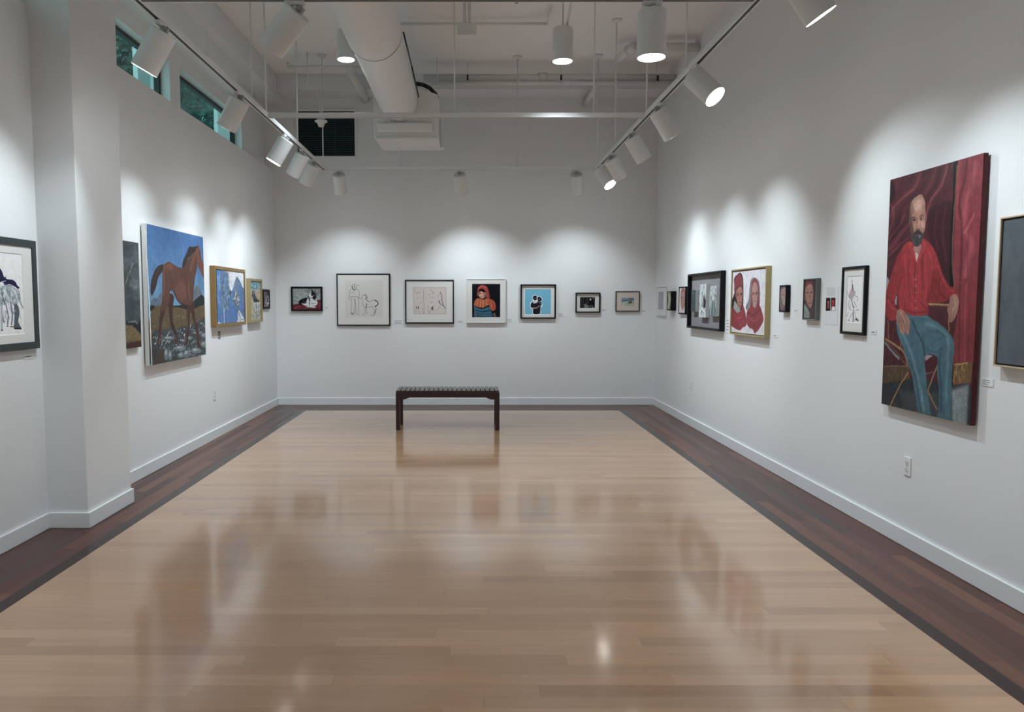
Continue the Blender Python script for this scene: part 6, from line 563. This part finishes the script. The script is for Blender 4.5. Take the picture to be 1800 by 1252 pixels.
# louvred vent in the back wall
T = thing('wall_vent', 'dark louvred vent grille high on the back wall', 'vent', (-2.045, BK, 3.885))
bm = NB(); ring(bm, -.44, .44, -.345, .345, .032, -.001, -.018); obj('vent_frame', bm, TRIMW, T, bevel=.003)
bm = NB(); box(bm, -.41, .41, -.004, -.001, -.315, .315); obj('backing', bm, mat('vent_dark', (.004, .008, .009), .7, .2), T)
bm = NB(); k = 24
for i in range(k):
    z = -.31 + .62 * (i + .5) / k
    v = [bm.verts.new(p) for p in ((-.408, -.014, z - .009), (.408, -.014, z - .009), (.408, -.004, z + .006), (-.408, -.004, z + .006))]; bm.faces.new(v)
box(bm, .125, .130, -.016, -.012, -.312, .312)
obj('louvre_blades', bm, mat('vent_blades', (.03, .075, .08), .45, .5), T)

PIPE = mat('pipe_paint', (.76, .76, .75), .5, .4, scale=20, var=.015)
def pipe(label, pts, r, cat='pipe', name='pipe', coup=()):
    bm = NB(); tube(bm, pts, r, n=16)
    for p, q in coup: cyl(bm, p, q, r * 1.3, n=16)
    return tag(obj(name, bm, PIPE), label, cat)
pipe('thickest white pipe crossing below the ceiling in front of the back wall', [(-.60, 9.95, 4.41), (2.67, 9.95, 4.41)], .052, coup=[((.9, 9.95, 4.41), (1.0, 9.95, 4.41))])
pipe('thin white pipe running just below the thickest cross pipe', [(-.50, 9.89, 4.33), (2.67, 9.89, 4.33)], .026)
pipe('white pipe turning from the thick cross pipe into the right back wall', [(1.64, 9.96, 4.30), (1.64, 10.79, 4.30)], .036)
pipe('white pipe running to the back wall left of the round duct', [(-1.48, 9.5, 4.36), (-1.48, 10.79, 4.36)], .055)
pipe('thin white conduit crossing left of the round duct below the ceiling', [(-2.28, 9.6, 4.50), (-2.28, 9.6, 4.445), (-1.2, 9.6, 4.445)], .018, 'conduit', 'conduit')
pipe('thin white conduit crossing the ceiling toward the middle pendant light', [(-.78, 8.35, 4.52), (.84, 8.35, 4.52), (.84, 8.0, 4.56)], .014, 'conduit', 'conduit')
# boxed pipe run on the right
bm = NB(); tube(bm, [(1.78, 9.2, 4.42), (1.90, 8.95, 4.47), (2.67, 8.95, 4.47)], .05, n=16); cyl(bm, (1.86, 9.02, 4.45), (1.94, 8.92, 4.48), .062, n=16)
tag(obj('pipe', bm, PIPE), 'white elbow pipe running to the right wall near the ceiling', 'pipe')
# strut and junction box
T = thing('junction_box', 'white junction box hanging on a twin strut below the ceiling', 'junction box', (-.03, 7.9, 4.30))
bm = NB(); box(bm, -.10, .10, -.05, .05, -.07, .05); obj('box_body', bm, PIPE, T, bevel=.006)
for x in (-.025, .025):
    bm = NB(); cyl(bm, (x, 0, .04), (x, 0, CEIL - 4.30), .016, n=12); obj('strut', bm, PIPE, T)
# small pipe clamps with rods
for i, (x, y, z, lab) in enumerate(((-.03, 9.9, 4.37, 'small dark pipe clamp on the cross pipes right of the duct'), (1.175, 9.9, 4.37, 'small dark pipe clamp on the cross pipes below the middle pendant light'), (2.42, 9.9, 4.36, 'small dark pipe clamp on the cross pipes beside the right wall'))):
    T = thing('pipe_clamp', lab, 'clamp', (x, y, z), 0, 'pipe clamps')
    bm = NB(); cyl(bm, (0, 0, .03), (0, 0, CEIL - z), .004, n=8); obj('rod', bm, PIPE, T)
    bm = NB(); box(bm, -.012, .012, -.075, -.055, -.02, .05); obj('clamp', bm, BLACKM, T, bevel=.002)
    bm = NB(); cyl(bm, (0, -.06, -.02), (0, -.06, -.11), .006, n=8); obj('bolt', bm, PIPE, T)
# ceiling sprinkler/detector
T = thing('smoke_detector', 'round white detector on the ceiling above the middle of the room', 'detector', (.47, 7.75, CEIL))
bm = NB(); lathe(bm, [(0, -.05), (.03, -.05), (.055, -.035), (.095, -.028), (.095, 0), (0, 0)]); obj('base', bm, FIXT, T)
bm = NB(); lathe(bm, [(0, -.085), (.018, -.085), (.022, -.06), (.022, -.05)]); obj('sensor', bm, mat('sensor_grey', (.25, .25, .25), .4, .5), T)
T = thing('hanging_detector', 'small white cone-shaped sensor hanging in front of the vent', 'detector', (-1.86, 9.5, 3.745))
bm = NB(); lathe(bm, [(0, -.06), (.032, -.06), (.05, -.012), (.078, .0), (.078, .014), (.05, .022), (.045, .07), (0, .07)]); obj('head', bm, FIXT, T)
bm = NB(); tube(bm, [(0, 0, .06), (-.03, 0, .30), (-.05, 0, .40), (-.16, 0, .44)], .008, n=8); obj('stem', bm, FIXT, T)
bm = NB(); cyl(bm, (-.16, 0, .43), (-.16, 0, CEIL - 3.745), .006, n=8); obj('drop_rod', bm, FIXT, T)

# ------------------------------------------------------------------ suspended lighting track
TZ = 3.2; RL, RR = -1.86, 1.61; YF, YM, YN = 9.65, 6.95, 4.30
T = thing('lighting_track', 'white rectangular lighting track grid hung from the ceiling on thin rods', 'lighting track', (0, 5, TZ))
def rail(x0, x1, y0, y1, ax):
    bm = NB(); h = .021
    if ax == 'Y':
        box(bm, x0 - h, x0 - .011, y0, y1, -h, h); box(bm, x0 + .011, x0 + h, y0, y1, -h, h); box(bm, x0 - .0115, x0 + .0115, y0, y1, -.008, h)
    else:
        box(bm, x0, x1, y0 - h, y0 - .011, -h, h); box(bm, x0, x1, y0 + .011, y0 + h, -h, h); box(bm, x0, x1, y0 - .0115, y0 + .0115, -.008, h)
    o = obj('rail', bm, FIXT, T, bevel=.0015)
    bm = NB()
    if ax == 'Y': box(bm, x0 - .0112, x0 + .0112, y0, y1, -.019, -.009)
    else: box(bm, x0, x1, y0 - .0112, y0 + .0112, -.019, -.009)
    obj('track_slot', bm, BLACKM, o)
for x in (RL, RR): rail(x, x, FR + .4 - 5, YF + .021 - 5, 'Y')
for y in (YF, YM, YN, 1.7): rail(RL + .021, RR - .021, y - 5, y - 5, 'X')
rods = [(RL, 3.2), (RL, 5.42), (RL, 6.5), (RL, YM), (RL, 8.2), (RL, YF - .05), (-.14, YM), (1.13, YM), (RR, 3.2), (RR, 5.7), (RR, YM), (RR, 8.42), (RR, YF - .05), (-.9, YF), (.6, YF), (-.14, YN), (RL, 1.0), (RR, 1.0), (RL, -1.5), (RR, -1.5)]
for x, y in rods:
    bm = NB(); cyl(bm, (x, y - 5, .02), (x, y - 5, CEIL - TZ), .0065, n=10); r_ = obj('suspension_rod', bm, FIXT, T)
    bm = NB(); lathe(bm, [(0, -.035), (.012, -.035), (.03, -.028), (.058, -.015), (.06, 0), (0, 0)], n=20, c=(x, y - 5, CEIL - TZ)); obj('canopy', bm, FIXT, r_)

# track heads: one prototype, copies for the rest
HR, HL = .080, .255
def head_meshes():
    bm = NB(); lathe(bm, [(0, 0), (HR - .006, 0), (HR, -.006), (HR, -HL), (HR - .004, -HL), (HR - .004, -HL + .012), (0, -HL + .012)], n=36); bm1 = bm
    bm = NB(); lathe(bm, [(0, -HL - .0005), (HR - .0045, -HL - .0005), (HR - .0045, -HL + .011)], n=36); bm2 = bm
    bm = NB(); box(bm, -.014, .014, -.055, .055, -.046, -.0215); box(bm, -.009, .009, -.009, .009, -.10, -.046); bm3 = bm
    bm = NB(); box(bm, -.012, .012, -.02, .02, -.02, .035); cyl(bm, (-.02, 0, .02), (.02, 0, .02), .010, n=12); bm4 = bm
    return bm1, bm2, bm3, bm4
P = thing('track_light', '', 'spotlight', (0, 0, 0))
b1, b2, b3, b4 = head_meshes()
def smooth_es(o):
    e_ = o.modifiers.new('es', 'EDGE_SPLIT'); e_.split_angle = math.radians(40); return o
housing = smooth_es(obj('housing', b1, FIXT, P)); lens = obj('lens', b2, LENS, P); adapter = obj('adapter', b3, FIXT, P, bevel=.002); joint = obj('pivot_joint', b4, mat('joint_grey', (.35, .35, .35), .4, .5), P)
GRP = 'white cylinder spotlights on the lighting track'
ld = bpy.data.lights.new('spot', 'SPOT'); ld.energy = SPOT_W; ld.spot_size = math.radians(94); ld.spot_blend = 1; ld.shadow_soft_size = .022; ld.color = (.82, .945, 1)
first = [True]
def head(x, y, tgt, label, power=1.0, alongx=False, size=94, beam_y=None):
    if first[0]: root = P; first[0] = False; parts = [housing, lens, adapter, joint]
    else:
        root = P.copy(); C.objects.link(root); parts = []
        for q in (housing, lens, adapter, joint):
            c = q.copy(); C.objects.link(c); c.parent = root; parts.append(c)
    root.location = (x, y, TZ); root['label'] = label; root['category'] = 'spotlight'; root['group'] = GRP
    piv = Vector((0, 0, -.105)); d = (Vector(tgt) - (Vector((x, y, TZ)) + piv)).normalized()
    rot = (-d).to_track_quat('Z', 'Y')
    top = piv - d * .03 + Vector((0, 0, -.0))
    off = Vector((0, 0, 0))
    # body hangs beside its pivot on the side facing the light's aim
    for q in parts[:2]: q.rotation_mode = 'QUATERNION'; q.rotation_quaternion = rot; q.location = top - d * .0
    parts[3].rotation_mode = 'QUATERNION'; parts[3].rotation_quaternion = rot; parts[3].location = top
    parts[2].rotation_euler = (0, 0, math.pi / 2 if alongx else 0)
    L = ld if power == 1 and size == 94 else ld.copy()
    if L is not ld: L.energy = SPOT_W * power; L.spot_size = math.radians(size)
    lo = bpy.data.objects.new('bulb', L); C.objects.link(lo); lo.parent = root
    # the reflector throws its beam a little lower than the housing's axis
    tl = Vector((tgt[0], tgt[1] if beam_y is None else beam_y, min(tgt[2], 1.0))); dl = (tl - (Vector((x, y, TZ)) + piv)).normalized()
    lo.rotation_mode = 'QUATERNION'; lo.rotation_quaternion = (-dl).to_track_quat('Z', 'Y'); lo.location = top + d * (HL + .012)
    return root
head(RL, 4.62, (-2.8, 4.68, 1.5), 'nearest spotlight on the left track rail, lens edge glowing', beam_y=3.95)
head(RL, 6.12, (-2.8, 6.34, 1.5), 'spotlight on the left rail in front of the second window')
head(RL, 7.62, (-2.8, 7.5, 1.5), 'spotlight on the left rail with its bright lens showing, left of the vent')
head(RL, 8.37, (-2.8, 8.75, 1.5), 'spotlight on the left rail just below the vent, lens hidden')
head(RL, 8.96, (-2.8, 9.65, 1.5), 'spotlight nearest the far left corner of the track')
head(RL, 3.1, (-2.8, 3.4, 1.5), 'spotlight on the left rail closest to the viewer, outside the frame')
head(-.98, YN, (-2.8, 4.95, 1.25), 'big tilted spotlight on the near cross rail left of the duct', .5, True, beam_y=6.3)
head(1.02, YN, (1.02, 4.30, 0), 'spotlight pointing straight down from the near cross rail', .5, True)
head(RR, 3.80, (2.68, 3.75, 1.5), 'spotlight on the right rail cut off by the top edge')
head(RR, 5.45, (2.68, 4.35, 1.5), 'spotlight on the right rail aimed at the large portrait, lens glowing', 1.15)
head(RR, 6.46, (2.68, 6.68, 1.5), 'pale spotlight on the right rail where the middle cross rail joins')
head(RR, 7.50, (2.68, 7.75, 1.5), 'pale spotlight on the right rail beyond the middle cross rail')
head(RR, 8.59, (2.68, 9.25, 1.5), 'spotlight on the right rail turned toward the back corner', .8)
head(RR, 9.3, (2.5, 8.35, 1.5), 'spotlight at the far right corner with its lens facing the viewer')
head(RR, 2.1, (2.68, 2.2, 1.5), 'spotlight on the right rail closest to the viewer, outside the frame')
head(-1.67, YF, (-1.72, 10.8, 1.45), 'left spotlight of the three on the far rail', .8, True)
head(-.13, YF, (.12, 10.8, 1.45), 'middle spotlight of the three on the far rail', 1.2, True)
head(1.355, YF, (1.55, 10.8, 1.45), 'right spotlight of the three on the far rail', .9, True)
# pendant downlights
def pendant(x, y, z, label, power=1):
    T = thing('pendant_light', label, 'pendant light', (x, y, z))
    bm = NB(); lathe(bm, [(0, .27), (.084, .27), (.086, .265), (.086, 0), (.082, 0), (.082, .012), (0, .012)], n=36); smooth_es(obj('shade', bm, FIXT, T))
    bm = NB(); lathe(bm, [(0, -.0005), (.0815, -.0005), (.0815, .011)], n=36); obj('lens', bm, LENS, T)
    bm = NB(); cyl(bm, (0, 0, .27), (0, 0, CEIL - z), .008, n=10); obj('stem', bm, FIXT, T)
    bm = NB(); lathe(bm, [(0, -.03), (.05, -.03), (.06, 0), (0, 0)], n=20, c=(0, 0, CEIL - z)); obj('canopy', bm, FIXT, T)
    L = bpy.data.lights.new('pendant', 'SPOT'); L.energy = PEND_W * power; L.spot_size = math.radians(120); L.spot_blend = 1; L.shadow_soft_size = .07; L.color = (.80, .93, 1)
    lo = bpy.data.objects.new('bulb', L); C.objects.link(lo); lo.parent = T; lo.location = (0, 0, -.012)
    return T
T = pendant(.787, 6.5, 3.54, 'middle pendant downlight with its bright lens, right of the duct', 1.6)
bm = NB(); tube(bm, [(.03, -.02, .27), (.07, -.3, .6), (.09, -.4, CEIL - 3.54)], .010); obj('power_conduit', bm, PIPE, T)
pendant(-1.215, 7.5, 3.87, 'pendant downlight partly hidden by the left side of the duct', 1.6)
pendant(.835, 2.2, 3.665, 'unseen pendant downlight added for fill, right of the duct above the near cross rail', .5)  # this pair is out of view, added as fill light
pendant(-1.6, 2.2, 3.8, 'unseen pendant downlight added for fill, left of the duct above the near cross rail', .5)
pendant(.835, -2.2, 3.665, 'unseen pendant downlight added for fill behind the viewer, right of the duct', 1.6)  # this pair sits behind the camera, added for fill and ceiling bounce
pendant(-1.6, -2.2, 3.8, 'unseen pendant downlight added for fill behind the viewer, left of the duct', 1.6)

# ------------------------------------------------------------------ outside the clerestory windows
CONC = mat('exterior_concrete', (.74, .80, .80), .8, .2, scale=6, var=.05)
for i, (y0, y1) in enumerate(((8.05, 8.85), (10.55, 11.4))):
    bm = NB(); box(bm, -3.55, -3.50, y0, y1, 0, 5.2); k = struct('trim_%d' % (5 + i), bm, CONC)
LEAF = mat('leaf', (.035, .085, .07), .5, .4, scale=8, var=.6)
rs = random.Random(4)
for ti, (tx, ty, tz, sz, lab) in enumerate(((-6.2, 14.3, 5.9, 2.3, 'leafy tree outside the nearer clerestory window'), (-6.6, 19.6, 6.6, 1.8, 'leafy tree outside the farther clerestory window'))):
    T = thing('tree', lab, 'tree', (tx, ty, 0), 0)
    bm = NB(); cyl(bm, (0, 0, 0), (.1, .05, tz - 1.2), .16, .09, n=12); cyl(bm, (.1, .05, tz - 1.4), (-.7, .3, tz), .08, .03, n=8); cyl(bm, (.1, .05, tz - 1.3), (.8, -.2, tz + .2), .08, .03, n=8)
    obj('trunk', bm, mat('bark', (.06, .05, .04), .8, .2, var=.3), T)
    bm = NB()
    for i in range(5200 if ti == 0 else 2600):
        a = rs.uniform(0, 6.28); u = rs.uniform(-1, 1); r = sz * rs.random() ** .4
        c = Vector((math.cos(a) * math.sqrt(1 - u * u) * r, math.sin(a) * math.sqrt(1 - u * u) * r, tz + u * r * .9))
        d1 = Vector((rs.uniform(-1, 1), rs.uniform(-1, 1), rs.uniform(-1, 1))).normalized() * .09; d2 = d1.orthogonal().normalized() * .05
        bm.faces.new([bm.verts.new(c + v) for v in (-d1, d2, d1, -d2)])
    obj('foliage', bm, LEAF, T)
br = bpy.data.materials.new('outside_brick'); br.use_nodes = True; n = br.node_tree.nodes; l = br.node_tree.links
bt = n.new('ShaderNodeTexBrick'); bt.inputs['Scale'].default_value = 1.0; bt.inputs['Brick Width'].default_value = .9; bt.inputs['Row Height'].default_value = .3; bt.inputs['Mortar Size'].default_value = .03
bt.inputs['Color1'].default_value = (.085, .11, .105, 1); bt.inputs['Color2'].default_value = (.12, .14, .13, 1); bt.inputs['Mortar'].default_value = (.2, .24, .24, 1)
tc = n.new('ShaderNodeTexCoord'); mp = n.new('ShaderNodeMapping'); mp.inputs['Rotation'].default_value = (math.radians(90), 0, 0); l.new(tc.outputs['Object'], mp.inputs[0]); l.new(mp.outputs[0], bt.inputs['Vector']); l.new(bt.outputs['Color'], n['Principled BSDF'].inputs['Base Color'])
T = thing('building', 'grey brick building seen beyond the trees through the clerestory windows', 'building', (-12, 27, 0))
bm = NB(); box(bm, -8, 8.6, 0, 1, 0, 15); obj('facade', bm, br, T)
for k_ in range(4):
    for z_ in (5.2, 8.2):
        bm = NB(); ring(bm, 0, 1.3, 0, 1.7, .12, 0, -.1); o = obj('window', bm, CONC, T, loc=(-6 + k_ * 3.3, -.01, z_))
        bm = NB(); box(bm, .12, 1.18, -.05, -.02, .12, 1.58); g_ = obj('pane', bm, mat('dark_glass', (.02, .04, .045), .1, .5), o)
bm = NB(); box(bm, -3.8, 0, -1.4, -.2, 7.6, 7.75); obj('balcony_slab', bm, CONC, T, loc=(6.2, 0, 0))
bm = NB(); box(bm, -40, -3.13, -20, 50, -.1, -.02); o = obj('ground', bm, mat('asphalt', (.42, .46, .46), .9, .2)); o['kind'] = 'structure'
